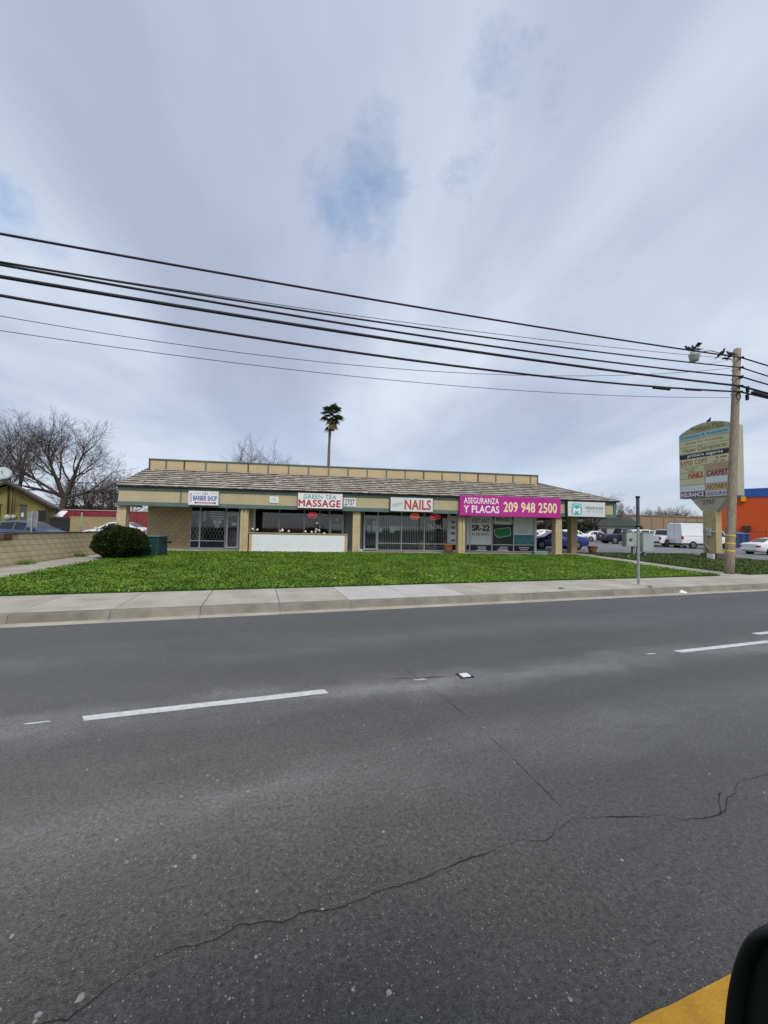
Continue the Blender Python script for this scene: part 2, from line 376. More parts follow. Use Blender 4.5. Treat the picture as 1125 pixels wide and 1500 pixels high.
def crack(pts, w):
    P = [Vector((*rl(hz(*p)), .003)) for p in pts]; Q = []
    for a, b in zip(P, P[1:]):
        n = max(2, int((b-a).length/.025))
        for i in range(n): Q.append(a.lerp(b, i/n)+Vector((random.uniform(-.004, .004), random.uniform(-.005, .005)+.012*noise.noise(a.lerp(b, i/n)*9), 0)))
    mb = MB()
    for i, (a, b) in enumerate(zip(Q, Q[1:])):
        t = (b-a).normalized(); nn = Vector((-t.y, t.x, 0)); wa = w*max(.38, .7+1.6*noise.noise(a*4)); wb = w*max(.38, .7+1.6*noise.noise(b*4))
        mb.quad(a-nn*wa, b-nn*wb, b+nn*wb, a+nn*wa)
    on_road(mb, 'crack', M_CRACK)
crack(((60, 1500), (100, 1493), (199, 1421), (249, 1393), (318, 1378), (348, 1353), (413, 1351), (448, 1336), (498, 1331), (560, 1305), (620, 1288), (668, 1266), (705, 1253), (761, 1231), (796, 1233), (839, 1200), (886, 1198), (972, 1195), (1002, 1202), (1057, 1195), (1067, 1175), (1082, 1145), (1125, 1135), (1200, 1110)), .0032)
crack(((578, 968), (600, 985), (640, 1015), (685, 1050), (740, 1100), (800, 1160), (839, 1200)), .0025)
crack(((1057, 1195), (1052, 1172), (1058, 1160)), .003)
crack(((560, 995), (620, 993), (672, 990)), .005)
# pale fragments lying in the asphalt near by
for (x, y, r) in ((118, 1462, .018), (56, 1488, .012), (284, 1256, .014), (186, 1264, .009), (181, 1227, .010), (376, 1306, .009), (158, 1200, .010), (18, 1372, .010), (517, 1450, .007), (835, 1465, .009), (570, 1455, .012), (442, 1364, .006), (336, 1464, .006), (375, 1402, .007)):
    p = rl(hz(x, y)); mb = MB(); k = random.randint(5, 7); a0 = random.random()*6
    ring = [(p[0]+math.cos(a0+i*6.283/k)*r*random.uniform(.6, 1.2), p[1]+math.sin(a0+i*6.283/k)*r*random.uniform(.6, 1.3), .002) for i in range(k)]
    top = [(p[0]+(q[0]-p[0])*.7, p[1]+(q[1]-p[1])*.7, .002+r*.35) for q in ring]
    for i in range(k): mb.quad(ring[i], ring[(i+1) % k], top[(i+1) % k], top[i])
    mb.quad(*top); on_road(mb, 'embedded_stone', mat('stone_grey', (.27, .265, .25), .85, var=.2, vscale=30))
# raised lane marker
p = hz(681, 990); mk = thing('lane_marker', 'small white raised reflective marker in the gap between painted lane dashes', 'road marker', p)
mb = MB(); c = p+ZZ*.009; mb.obox(c, RD*.055, RN*.05, ZZ*.009); b = part(mb, 'marker_body', M_SIGNW, mk, .008)
part(MB().obox(p+ZZ*.003, RD*.085, RN*.075, ZZ*.0025), 'adhesive_pad', M_CRACK, mk)

# kerb, gutter and pavement, slab by slab
kerb = thing('kerb', None, None); kerb['kind'] = 'structure'
walk = thing('sidewalk', None, None); walk['kind'] = 'structure'
J = [-3.91+1.465*i for i in range(-24, 40)]
for i, (a, b) in enumerate(zip(J, J[1:])):
    g = .006
    part(MB().prism([road(a+g*.6, v, z) for v, z in ((7.88, .005), (8.085, .014), (8.085, -.05), (7.88, -.05))], RD*(b-a-g*1.2)), 'gutter_slab', M_CONC, kerb)
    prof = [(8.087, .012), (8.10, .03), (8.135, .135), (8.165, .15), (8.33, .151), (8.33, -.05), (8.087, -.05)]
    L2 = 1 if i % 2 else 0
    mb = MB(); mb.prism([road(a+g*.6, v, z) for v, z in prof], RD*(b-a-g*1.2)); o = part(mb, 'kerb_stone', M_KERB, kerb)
    new = 1.8 < a < 4.5
    mb = MB(); dz = random.uniform(-.003, .003)
    mb.prism([road(a+g, 8.337, -.05), road(b-g, 8.337, -.05), road(b-g, 10.22, -.05), road(a+g, 10.22, -.05)], ZZ*(.203+dz)); part(mb, 'slab', M_CONCN if new else M_CONC, walk, .008, 1)
part(MB().prism([road(J[0], 8.32, -.05), road(J[-1], 8.32, -.05), road(J[-1], 10.2, -.05), road(J[0], 10.2, -.05)], ZZ*.187), 'joint_bed', mat('joint_dirt', (.09, .08, .065), .95), walk)

# lawn ground, side walk, right path, grass strip, parking lots
LX0, LX1 = -8.55, 15.3
def vline(x, v): return (v + x*math.sin(TH))/math.cos(TH)      # Y on the line at distance v from the road axis
sheet('lawn_soil', ((LX0, vline(LX0, 10.23), 0), (LX1, vline(LX1, 10.23), 0), (LX1, 21.95, 0), (LX0, 21.95, 0)), M_TURF, 24, 16, gz)
pw = thing('side_path', None, None); pw['kind'] = 'structure'
def path_slabs(root, x0, x1, ys, m):
    for a, b in zip(ys, ys[1:]):
        mb = MB(); c = []
        for (x, y) in ((x0(a), a+.006), (x1(a), a+.006), (x1(b), b-.006), (x0(b), b-.006)): c.append(Vector((x, y, gz(x, y)+.012)))
        top = c; bot = [q-ZZ*.12 for q in c]
        mb.quad(*top)
        for k in range(4): mb.quad(bot[k], bot[(k+1) % 4], top[(k+1) % 4], top[k])
        part(mb, 'slab', m, root)
path_slabs(pw, lambda y: -10.15, lambda y: LX0-.02, [8.9+1.5*i for i in range(10)], M_CONC)
rp = thing('parking_path', None, None); rp['kind'] = 'structure'
path_slabs(rp, lambda y: LX1+.02+max(0, 15-y)*.0, lambda y: 16.75+max(0, (14.6-y))*1.6, [13.03+1.25*i for i in range(8)], M_CONC)
sheet('grass_strip_soil', ((16.77, vline(16.77, 10.23), 0), (25.7, vline(25.7, 10.23), 0), (25.7, 24.1, 0), (16.77, 24.1, 0)), M_TURF, 10, 10, lambda x, y: gz(x, y)+.015)
sheet('parking_lot', ((25.72, vline(25.7, 10.23), 0), (120, vline(120, 10.23), 0), (120, 24.2, 0), (25.72, 24.2, 0)), M_LOT, 12, 8, lambda x, y: max(lz(x, y), .155) if y > 18 else .155+(max(lz(x, y), .155)-.155)*max(0, (y-12)/6))
sheet('parking_lot', ((14.0, 24.2, 0), (150, 24.2, 0), (190, 190, 0), (14.0, 190, 0)), M_LOT, 30, 30, lz)
sheet('neighbour_yard', ((-90, 4, .22), (-10.32, 9.0, .22), (-10.42, 200, .22), (-90, 200, .22)), M_LOT, 4, 40, lambda x, y: yz(y))
slab = thing('shop_walkway', None, None); slab['kind'] = 'structure'
for i in range(12):
    a = -10.35+i*2.29; part(MB().box(a+.006, a+2.284, 21.97, 24.75, .0, .345), 'slab', M_CONC, slab, .006, 1)
for i in range(3):
    a = 21.97+i*1.2; part(MB().box(17.14, 18.3, a, a+1.19, .0, .34), 'slab', M_CONC, slab)

# grass: leafy ground cover as one mass
def leaf_field(name, n, sample, hgt, size, m, label, cat, dens=None):
    import numpy as np
    rng = np.random.default_rng(3); V = []; F = []
    k = 0
    while k < n:
        x, y = sample(rng)
        cl = noise.noise(Vector((x*.9, y*.9, 0)))*.5+noise.noise(Vector((x*3.2, y*3.2, 4)))*.5
        h = hgt*(.55+.75*(cl+.35)+.35*rng.random()); h = max(.012, h)
        g = gz(x, y)+.0
        zc = g+h*(.35+.65*rng.random()); a = rng.random()*6.283; tilt = rng.normal(.55, .35); s = size*(.6+.8*rng.random())
        ax = Vector((math.cos(a)*math.cos(tilt), math.sin(a)*math.cos(tilt), math.sin(tilt))); sd = Vector((-math.sin(a), math.cos(a), rng.normal(0, .3)))*s*.42
        c = Vector((x, y, zc)); i = len(V)
        V += [tuple(c-ax*s*.6), tuple(c+sd), tuple(c+ax*s*.75), tuple(c-sd)]; F.append((i, i+1, i+2, i+3)); k += 1
    me = bpy.data.meshes.new(name); me.from_pydata(V, [], F); me.update(); o = bpy.data.objects.new(name, me); COL.objects.link(o); me.materials.append(m)
    return tag(o, label, cat, kind='stuff')
def leaf_mat(name, dark, mid, light, scale=1.3, trans=.25):
    m = bpy.data.materials.new(name); m.use_nodes = True; nt = m.node_tree; b = nt.nodes['Principled BSDF']; N = nt.nodes.new; L = nt.links.new
    geo = N('ShaderNodeNewGeometry'); tc = N('ShaderNodeTexCoord')
    n = N('ShaderNodeTexNoise'); L(tc.outputs['Object'], n.inputs['Vector']); n.inputs['Scale'].default_value = scale; n.inputs['Detail'].default_value = 5
    ad = N('ShaderNodeMath'); ad.operation = 'MULTIPLY_ADD'; L(geo.outputs['Random Per Island'], ad.inputs[0]); ad.inputs[1].default_value = .55; 
    s2 = N('ShaderNodeMath'); s2.operation = 'MULTIPLY_ADD'; L(n.outputs['Fac'], s2.inputs[0]); s2.inputs[1].default_value = 1.1; s2.inputs[2].default_value = -.33
    L(s2.outputs[0], ad.inputs[2])
    r = N('ShaderNodeValToRGB'); L(ad.outputs[0], r.inputs[0]); e = r.color_ramp.elements; e.new(.5)
    for q, p, c in zip(e, (.1, .5, .92), (dark, mid, light)): q.position = p; q.color = (*c, 1)
    L(r.outputs[0], b.inputs['Base Color']); b.inputs['Roughness'].default_value = .55; b.inputs['Specular IOR Level'].default_value = .25
    if trans:
        t = N('ShaderNodeBsdfTranslucent'); L(r.outputs[0], t.inputs[0]); mx = N('ShaderNodeMixShader'); mx.inputs[0].default_value = trans
        out = nt.nodes['Material Output']; L(b.outputs[0], mx.inputs[1]); L(t.outputs[0], mx.inputs[2]); L(mx.outputs[0], out.inputs[0])
    MATS[name] = m; return m
M_LAWN = leaf_mat('lawn_leaf', (.050, .108, .008), (.138, .262, .018), (.265, .41, .052))
M_STRIP = leaf_mat('strip_leaf', (.045, .075, .015), (.085, .135, .028), (.17, .19, .065))
M_BUSH = leaf_mat('bush_leaf', (.012, .021, .006), (.034, .053, .011), (.095, .10, .022), 2.5)
M_PALM = leaf_mat('palm_leaf', (.03, .05, .015), (.06, .085, .025), (.10, .12, .04), 1.5)
def lawn_pt(rng):
    while True:
        x = LX0+(LX1-LX0)*rng.random(); y = 9+13*rng.random(); lo = vline(x, 10.25)
        if lo-.03*rng.random() < y < 21.93: return x, y
leaf_field('lawn_grass', 200000, lawn_pt, .075, .042, M_LAWN, 'bright green leafy lawn between sidewalk and shops', 'grass')
def strip_pt(rng):
    while True:
        x = 16.8+8.9*rng.random(); y = 13+11.05*rng.random()
        if y > vline(x, 10.3): return x, y
leaf_field('strip_grass', 34000, strip_pt, .10, .06, M_STRIP, 'patchy darker grass strip around the tall plaza sign', 'grass')
def tuft(x, y, r, h, n, label, m=M_LAWN, z0=None):
    mb = MB()
    for _ in range(n):
        a = random.random()*6.283; rr = r*math.sqrt(random.random()); p = Vector((x+math.cos(a)*rr, y+math.sin(a)*rr, (gz(x, y) if z0 is None else z0)))
        hh = h*random.uniform(.4, 1)*(1-.5*rr/r); t = Vector((math.cos(a)*.5, math.sin(a)*.5, 1)).normalized(); sd = Vector((-math.sin(a), math.cos(a), 0))*.012
        mb.quad(p-sd, p+sd, p+t*hh+sd*.9, p+t*hh*1.05-sd*.6)
    o = mb.build('weed_tuft', m); return tag(o, label, 'weed', 'weeds growing at wall foot and pavement joints')
for px, py in ((4, 829), (78, 819), (136, 812)):
    p = hz(px, py, .22); tuft(max(p.x, -10.1)+.05, p.y, .24, .26, 90, 'green weed tuft at the block wall foot '+{4: 'below its lowered end', 78: 'midway along', 136: 'next to the round bush'}[px])
for px, py in ((822, 862), (952, 860)):
    p = hz(px, py, .155); tuft(p.x, p.y, .09, .05, 40, 'small weed in the kerb joint '+{822: 'out from the porch columns', 952: 'close to the bare steel post'}[px], M_LAWN, .152)

# ================================================================ THE SHOP BUILDING
NF = Vector((0, -1, 0))
bld = thing('strip_mall_building', 'long single storey tan shop building with shake roof and green trim', 'building', (3.5, 24.6, .33))
FX0, FX1, FY = -10.75, 18.2, 22.0
def bp(mb, name, m, bevel=0.): return part(mb, name, m, bld, bevel)
# block wall by the barber window, block by block
bp(MB().box(-10.36, -8.03, 24.66, 24.8, .30, 2.97), 'wall_core', M_MORTAR)
blk = MB().box(-.192, .192, -.05, .05, -.094, .094).mesh('block'); blk.materials.append(M_BLOCK)
for r in range(13):
    off = .2 if r % 2 else 0
    for c in range(-1, 7):
        x0 = -10.40+c*.4+off; x1 = x0+.39; x0 = max(x0, -10.40); x1 = min(x1, -8.02)
        if x1-x0 < .06: continue
        inst(blk, 'block', None, bld, ((x0+x1)/2, 24.65+random.uniform(-.006, .004), .33+.1+r*.2), 0, ((x1-x0)/.384, 1, 1))
bp(MB().box(-10.4, -10.2, 24.81, 36, .2, 5.05), 'side_wall', M_BLOCK)
bp(MB().box(14.22, 14.4, 24.72, 36, .2, 5.05), 'side_wall', M_BLOCK)
bp(MB().box(-10.19, 14.21, 35.8, 36, .2, 5.05), 'back_wall', M_BLOCK)
bp(MB().box(-10.19, 14.21, 24.62, 24.74, 2.98, 3.6), 'header_wall', M_BEIGE)
for x0, x1, m in ((-5.15, -4.42, M_COLP), (1.2, 2.36, mat('grey_wall', (.27, .275, .265), .8, var=.1)), (8.66, 9.23, M_COLP)):
    bp(MB().box(x0, x1, 24.58, 24.74, .3, 2.97), 'pier', m)
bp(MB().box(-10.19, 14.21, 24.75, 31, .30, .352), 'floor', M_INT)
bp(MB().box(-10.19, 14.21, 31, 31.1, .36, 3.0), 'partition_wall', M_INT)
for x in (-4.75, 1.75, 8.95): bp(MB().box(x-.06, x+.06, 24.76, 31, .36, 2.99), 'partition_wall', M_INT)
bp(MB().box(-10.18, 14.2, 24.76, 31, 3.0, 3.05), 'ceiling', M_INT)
# roof deck, hip, flat roof
DE = [(FX0-.02, 21.84, 3.70), (FX1+.12, 21.84, 3.70), (14.83, 25.29, 5.10), (FX0-.02, 25.29, 5.10)]
mb = MB(); mb.quad(*DE); mb.quad((FX1+.12, 21.84, 3.70), (FX1+.12, 36, 3.70), (14.83, 36, 5.10), (14.83, 25.29, 5.10))
M_SHAKE = leaf_mat('roof_shake', (.30, .26, .205), (.42, .375, .305), (.60, .56, .48), 2.2, 0)
bp(mb, 'roof_deck', mat('roof_felt', (.07, .06, .05), .9))
bp(MB().quad((FX0, 22.02, 2.9), (FX0, 22.02, 3.68), (FX0, 25.25, 5.06), (FX0, 25.25, 2.9)), 'gable_end', M_BEIGE)
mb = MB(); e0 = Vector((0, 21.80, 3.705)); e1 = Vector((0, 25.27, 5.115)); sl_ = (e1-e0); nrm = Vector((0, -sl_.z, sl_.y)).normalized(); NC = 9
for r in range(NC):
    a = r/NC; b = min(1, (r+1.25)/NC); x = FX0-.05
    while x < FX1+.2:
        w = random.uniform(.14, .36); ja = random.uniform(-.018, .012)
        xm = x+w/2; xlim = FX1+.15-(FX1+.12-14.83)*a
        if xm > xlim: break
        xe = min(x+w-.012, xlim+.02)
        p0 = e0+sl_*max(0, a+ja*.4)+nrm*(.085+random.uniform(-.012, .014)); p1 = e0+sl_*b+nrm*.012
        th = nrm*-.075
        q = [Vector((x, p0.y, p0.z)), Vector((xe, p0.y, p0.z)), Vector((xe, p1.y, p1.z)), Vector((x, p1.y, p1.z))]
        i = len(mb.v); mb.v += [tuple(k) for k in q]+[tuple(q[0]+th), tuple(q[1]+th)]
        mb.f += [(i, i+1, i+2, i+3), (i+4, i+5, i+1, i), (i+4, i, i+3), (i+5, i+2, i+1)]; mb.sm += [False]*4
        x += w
sh = bp(mb, 'roof_shakes', M_SHAKE); sh.data.materials.append(mat('shake_butt_shade', (.085, .07, .055), .95, .1))  # shadow line under each shake course, put into the butt face colour
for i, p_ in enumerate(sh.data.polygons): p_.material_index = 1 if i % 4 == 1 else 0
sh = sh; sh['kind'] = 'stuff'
hp0, hp1 = Vector((FX1+.14, 21.82, 3.75)), Vector((14.83, 25.3, 5.17))
bp(MB().tube([hp0, hp1], .06, 6), 'hip_cap', mat('ridge_cap', (.22, .19, .15), .9))
bp(MB().tube([(FX0-.03, 21.82, 3.74), (FX0-.03, 25.29, 5.15)], .035, 6), 'rake_cap', M_BROWNTRIM)
bp(MB().quad((-10.73, 25.45, 5.08), (14.83, 25.45, 5.08), (14.83, 36, 5.08), (-10.73, 36, 5.08)), 'flat_roof', M_CONC)
# parapet: panels, battens, cap
BX = [-10.73, -9.78, -8.73, -7.48, -6.22, -4.93, -3.70, -2.43, -1.17, .12, 1.39, 2.66, 3.95, 5.23, 6.51, 7.81, 9.09, 10.38, 11.69, 12.97, 14.28, 14.83]
bp(MB().box(-10.73, 14.83, 25.42, 25.5, 5.05, 5.70), 'parapet_backing', M_MORTAR)
for i, (a, b) in enumerate(zip(BX, BX[1:])): bp(MB().box(a+.03, b-.03, 25.36, 25.415, 5.06, 5.70), 'parapet_panel', M_PANEL)
for i, x in enumerate(BX): bp(MB().box(x-.04, x+.04, 25.32, 25.412, 5.06, 5.712), 'parapet_batten', M_BROWNTRIM if i in (0, 2, 5, 14, 17) else M_GREEN)
bp(MB().box(-10.78, 14.88, 25.29, 25.55, 5.715, 5.775), 'parapet_cap', M_GREEN)
bp(MB().box(14.84, 14.9, 25.5, 36, 5.05, 5.77), 'parapet_return', M_PANEL); bp(MB().box(-10.79, -10.74, 25.5, 36, 5.05, 5.77), 'parapet_return', M_PANEL)
# fascia
SE = [FX0, -7.68, -1.6, 4.5, 10.1, 14.95, FX1-.16]
for a, b in zip(SE, SE[1:]): bp(MB().box(a+.006, b-.006, FY, FY+.05, 2.92, 3.53), 'fascia_board', M_BEIGE)
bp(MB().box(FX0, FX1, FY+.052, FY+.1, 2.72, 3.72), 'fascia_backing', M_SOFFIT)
for a, b in ((FX0-.03, -7.7), (-7.69, 1.0), (1.01, 9.9), (9.91, FX1+.03)):
    bp(MB().box(a, b, FY-.045+random.uniform(-.006, .006), FY+.05, 2.705, 2.915), 'fascia_trim', M_GREEN, .006)
    bp(MB().box(a, b, FY-.06+random.uniform(-.006, .006), FY+.05, 3.535, 3.735), 'fascia_trim', M_GREEN, .006)
bp(MB().box(-7.72, -7.65, FY-.02, FY-.002, 2.92, 3.53), 'fascia_joint', M_GREEN)
bp(MB().box(FX1-.155, FX1+.03, FY-.04, FY+.05, 2.92, 3.53), 'fascia_end_trim', M_GREEN)
bp(MB().box(FX1-.05, FX1+.02, FY+.11, 36, 2.71, 3.72), 'side_fascia', M_BEIGE)
bp(MB().box(FX0, FX0+.05, FY+.11, 24.6, 2.71, 3.72), 'side_fascia', M_BEIGE)
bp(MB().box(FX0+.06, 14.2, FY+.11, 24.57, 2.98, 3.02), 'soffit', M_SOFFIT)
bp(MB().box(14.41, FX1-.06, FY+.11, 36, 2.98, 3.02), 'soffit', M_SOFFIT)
# columns of painted block
def column(xc, yc, w=.43, z0=.30, pipes=0):
    mb = MB(); mb.box(xc-w/2+.008, xc+w/2-.008, yc-w/2+.008, yc+w/2-.008, z0, 2.97); z = z0
    while z < 2.9:
        j = random.uniform(-.003, .003); mb.box(xc-w/2+j, xc+w/2+j, yc-w/2, yc+w/2, z+.005, min(z+.197, 2.965)); z += .2
    c = bp(mb, 'column', M_COLP)
    for k in range(pipes):
        x = xc-.12+k*.2; part(MB().box(x-.045, x+.045, yc-w/2-.06, yc-w/2-.004, z0, 2.9), 'downpipe', M_COLP, c, .012)
for x, pz in ((-10.63, 0), (-4.42, 2), (1.77, 0), (8.07, 2), (14.38, 0)): column(x, 22.36, pipes=pz)
column(16.95, 24.55, .46)
# shop fronts
YS = 24.60
def window(x0, x1, rail=.82, lower=M_GLASS, upper=M_GLASS, name='window'):
    f = .03; mb = MB()
    mb.box(x0, x0+f, YS-.05, YS+.05, .36, 2.96); mb.box(x1-f, x1, YS-.05, YS+.05, .36, 2.96)
    for z0, z1 in ((.36, .41), (rail-.028, rail+.028), (2.90, 2.96)): mb.box(x0+f, x1-f, YS-.045, YS+.045, z0, z1)
    w = bp(mb, name, M_ALU)
    part(MB().box(x0+f, x1-f, YS+.0, YS+.006, rail+.028, 2.90), 'pane', upper, w)
    part(MB().box(x0+f, x1-f, YS+.0, YS+.006, .41, rail-.028), 'pane', lower, w)
    return w
M_NAVY = mat('navy_panel', (.015, .017, .035), .3, .5)
def door(x0, x1, bars=True, name='shop_door'):
    mb = MB(); f = .075
    for a, b in ((x0, x0+.04), (x1-.04, x1)): mb.box(a, b, YS-.05, YS+.05, .36, 2.96)
    mb.box(x0+.04, x1-.04, YS-.045, YS+.045, 2.48, 2.54)
    mb.box(x0+.04, x0+.04+f, YS-.03, YS+.03, .38, 2.475); mb.box(x1-.04-f, x1-.04, YS-.03, YS+.03, .38, 2.475)
    mb.box(x0+.04+f, x1-.04-f, YS-.028, YS+.028, .38, .48); mb.box(x0+.04+f, x1-.04-f, YS-.028, YS+.028, 2.40, 2.475)
    d = bp(mb, name, M_ALU)
    part(MB().box(x0+.115, x1-.115, YS, YS+.006, .48, 2.40), 'pane', M_GLASS, d)
    part(MB().box(x0+.04, x1-.04, YS, YS+.006, 2.54, 2.94), 'transom_pane', M_GLASS, d)
    part(MB().tube([(x0+.14, YS-.07, 1.25), (x0+.14, YS-.07, 1.55)], .014, 6), 'handle', M_BLACK, d)
    if bars:
        mb = MB(); n = 7
        for i in range(n): x = x0+.16+(x1-x0-.32)*i/(n-1); mb.box(x-.008, x+.008, YS+.05, YS+.066, .5, 1.45)
        for z in (.7, 1.42): mb.box(x0+.13, x1-.13, YS+.048, YS+.068, z, z+.02)
        part(mb, 'security_grille', M_SILVER, d)
    return d
def lattice(w, x0, x1, z0, z1, step=.2, name='security_lattice'):
    mb = MB(); h = z1-z0; x = x0-h*.45
    while x < x1:
        for sg in (1, -1):
            a, b = (x, x+h*.45) if sg > 0 else (x+h*.45, x); za, zb2 = z0, z1
            xa, xb = min(a, b), max(a, b)
            pa_, pb2 = Vector((a, YS+.06+.012*sg, z0)), Vector((b, YS+.06+.012*sg, z1))
            ta, tb = 0., 1.; dx = b-a
            for lim, s_ in ((x0, 1), (x1, -1)):
                t = (lim-a)/dx
                if (dx*s_) > 0: ta = max(ta, t)
                else: tb = min(tb, t)
            if tb-ta > .05: mb.tube([pa_.lerp(pb2, ta), pa_.lerp(pb2, tb)], .015, 4)
        x += step
    part(mb, name, mat('pale_bars', (.55, .56, .56), .6), w)
def bars(w, x0, x1, step=.115):
    mb = MB(); x = x0+.06
    while x < x1-.03: mb.box(x-.014, x+.014, YS+.05, YS+.07, .44, 2.88); x += step
    for z in (.62, 1.82, 1.9): mb.box(x0+.04, x1-.04, YS+.078, YS+.10, z, z+.022)
    part(mb, 'security_bars', mat('pale_bars', (.55, .56, .56), .6), w)
OUT = {}            # windows whose prints are stuck on the outside of the glass
def sheet_on(w, px0, px1, py0, py1, m, name='paper_notice', dy=.012, Y=YS):
    dy += OUT.get(w.name, 0)
    a = hY(px0, py1, Y); b = hY(px1, py0, Y)
    return part(MB().box(a.x, b.x, Y+dy, Y+dy+.003, a.z, b.z), name, m, w)
def wtext(w, s, px0, px1, py0, py1, m, bold=.02, dy=.010, name='lettering', **k):
    dy += OUT.get(w.name, 0)
    a = hY(px0, py1, YS); b = hY(px1, py0, YS)
    return text(s, Vector((0, YS+dy+.003, 0)), XX, NF, (a.x, b.x, a.z, b.z), m, w, bold, name=name, **k)
M_PAPER = mat('paper', (.72, .73, .72), .7); M_PAPERG = mat('pale_green_paper', (.50, .62, .56), .7)
M_VINYL = mat('window_vinyl', (.80, .80, .78), .6); M_VGREY = mat('grey_window_poster', (.82, .85, .84), .5, var=.05)
w1 = window(-7.98, -7.44, .82, M_NAVY); w2 = window(-7.44, -5.99, .82, M_NAVY)
lattice(w1, -7.93, -7.48, .86, 1.75); lattice(w2, -7.38, -6.05, .86, 1.75)
for y in (749.5, 753, 756.7, 760.2): sheet_on(w2, 309.5-(y % 2)*2, 327+(y % 3), y-.6, y+.5, M_VINYL, 'vinyl_line')
sheet_on(w2, 312, 318, 762, 767, M_PAPER); sheet_on(w2, 318.6, 324.5, 762.5, 767, M_PAPER); sheet_on(w2, 314.3, 321.5, 768, 773.5, M_PAPER)
for k in range(4): 
    y = 749+k*3.4; part(MB().quad(hY(297.5, y+2.5, YS+.011), hY(302.5, y+.2, YS+.011), hY(302.5, y+1.6, YS+.011), hY(297.5, y+3.9, YS+.011)), 'barber_pole_stripe', M_VINYL, w2)
part(MB().box(-7.75, -7.62, 24.95, 25.05, .36, 2.1), 'curtain', mat('grey_curtain', (.3, .32, .31), .9), w1)
d1 = door(-5.95, -5.19); lattice(d1, -5.8, -5.33, .5, 1.5, .12); sheet_on(d1, 339, 346.5, 765.5, 770, M_PAPER)
M_CURT = mat('maroon_curtain', (.055, .026, .025), .95, .1, var=.5, vscale=3, stretch=(5, 1, .3))
mws = [window(a, b) for a, b in ((-4.36, -2.82), (-2.82, -1.31), (-1.31, -.36), (-.36, .24))]
part(MB().box(-4.40, -4.24, YS-.07, YS-.052, .36, 2.96), 'wide_mullion', M_ALU, mws[0])
for w, (a, b) in zip(mws, ((-4.3, -2.86), (-2.78, -1.35), (-1.27, -.40), (-.32, .20))):
    mb = MB(); n = int((b-a)/.022); P = [(a+(b-a)*i/n, YS+.16+.028*math.sin(i*1.15)+.012*math.sin(i*.43)) for i in range(n+1)]
    for p, q in zip(P, P[1:]): mb.quad((p[0], p[1], .42), (q[0], q[1], .42), (q[0], q[1], 2.86), (p[0], p[1], 2.86), smooth=True)
    part(mb, 'curtain', M_CURT, w)
d2 = door(.26, 1.15, False); sheet_on(d2, 486.5, 500, 768, 777, mat('green_poster', (.22, .32, .25), .6), 'poster'); sheet_on(d2, 491.5, 495, 759.5, 763, M_PAPER); wtext(d2, 'OPEN', 489, 497, 764.5, 767.5, mat('dark_red', (.28, .02, .03), .5))
d3 = door(2.42, 3.34)
sheet_on(d3, 537.5, 544, 769.5, 780, M_PAPERG); sheet_on(d3, 545, 552, 769, 780, M_PAPER); sheet_on(d3, 546, 550, 763, 768, M_PAPER, 'round_notice')
nws = [window(a, b) for a, b in ((3.34, 4.88), (4.88, 6.41), (6.41, 8.0))]
for w, (a, b) in zip(nws, ((3.34, 4.88), (4.88, 6.41), (6.41, 8.0))): bars(w, a, b)
sheet_on(nws[0], 555.5, 560, 773, 780, M_PAPER); sheet_on(nws[0], 571, 578, 770.5, 780.5, M_PAPER); sheet_on(nws[0], 578, 586.5, 770.5, 777, M_PAPERG)
wtext(nws[2], 'FACIAL', 627, 648, 768.3, 774.3, M_VINYL, .03, -.012)
sheet_on(nws[2], 632.5, 634.5, 783, 793, mat('yellow_strip', (.5, .45, .12), .6), dy=.2)
part(MB().box(8.0, 8.14, YS-.07, YS-.052, .36, 2.96), 'wide_mullion', M_ALU, nws[2])
w5 = window(8.04, 8.64); OUT[w5.name] = -.022; sheet_on(w5, 659, 668.5, 756, 796, M_VGREY, 'poster', .012)
M_TEALP = mat('teal_print', (.10, .27, .29), .5)
for y0 in (763, 771, 779.5, 790): sheet_on(w5, 660.5, 666.5, y0, y0+3.5, M_TEALP if y0 > 775 else mat('slate_print', (.2, .24, .26), .6), 'poster_print', .008)
iws = [window(a, b, .83) for a, b in ((9.25, 9.52), (9.52, 11.08), (11.08, 12.63), (12.63, 14.17))]
for w in iws: OUT[w.name] = -.022
part(MB().box(14.12, 14.28, YS-.08, YS+.08, .34, 2.97), 'corner_post', M_ALU, iws[3])
sheet_on(iws[0], 683.6, 687.4, 757, 796.5, M_VGREY, 'poster'); sheet_on(iws[1], 689, 719.5, 755.5, 796.5, M_VGREY, 'poster')
M_DKP = mat('dark_red_print', (.10, .02, .03), .5); M_GRNP = mat('grey_green_print', (.14, .20, .17), .5)
wtext(iws[1], 'INSTANT', 692, 717.5, 760, 766, M_GRNP, .02, .007); wtext(iws[1], 'SR-22', 691.5, 717.5, 769.5, 777.3, M_DKP, .05, .007); wtext(iws[1], 'AL INSTANTE', 691, 717, 780.5, 784.3, M_GRNP, .02, .007)
M_DPOST = mat('dark_poster', (.035, .045, .045), .4, var=.6, vscale=5); sheet_on(iws[2], 721.8, 751.2, 767, 796.6, M_DPOST, 'poster'); sheet_on(iws[2], 724, 749, 756, 768, M_VGREY, 'poster', .010)
wtext(iws[2], 'MENDOZA', 726.5, 747, 758.5, 763.5, M_GRNP, .04, .005)
def outline(w, pts, m, name, dy):
    dy += OUT.get(w.name, 0)
    mb = MB(); mb.prism([hY(x, y, YS+dy) for x, y in pts], YY*.003); part(mb, name, m, w)
out = ((723.5, 776), (727, 774.5), (746, 772.3), (747.8, 773.5), (749, 783), (747, 785), (731.5, 788), (728.5, 787.3), (724.2, 783))
M_GREENP = mat('green_print', (.03, .23, .07), .5); outline(iws[2], out, mat('pale_green_print', (.5, .72, .55), .5), 'plate_border', .007)
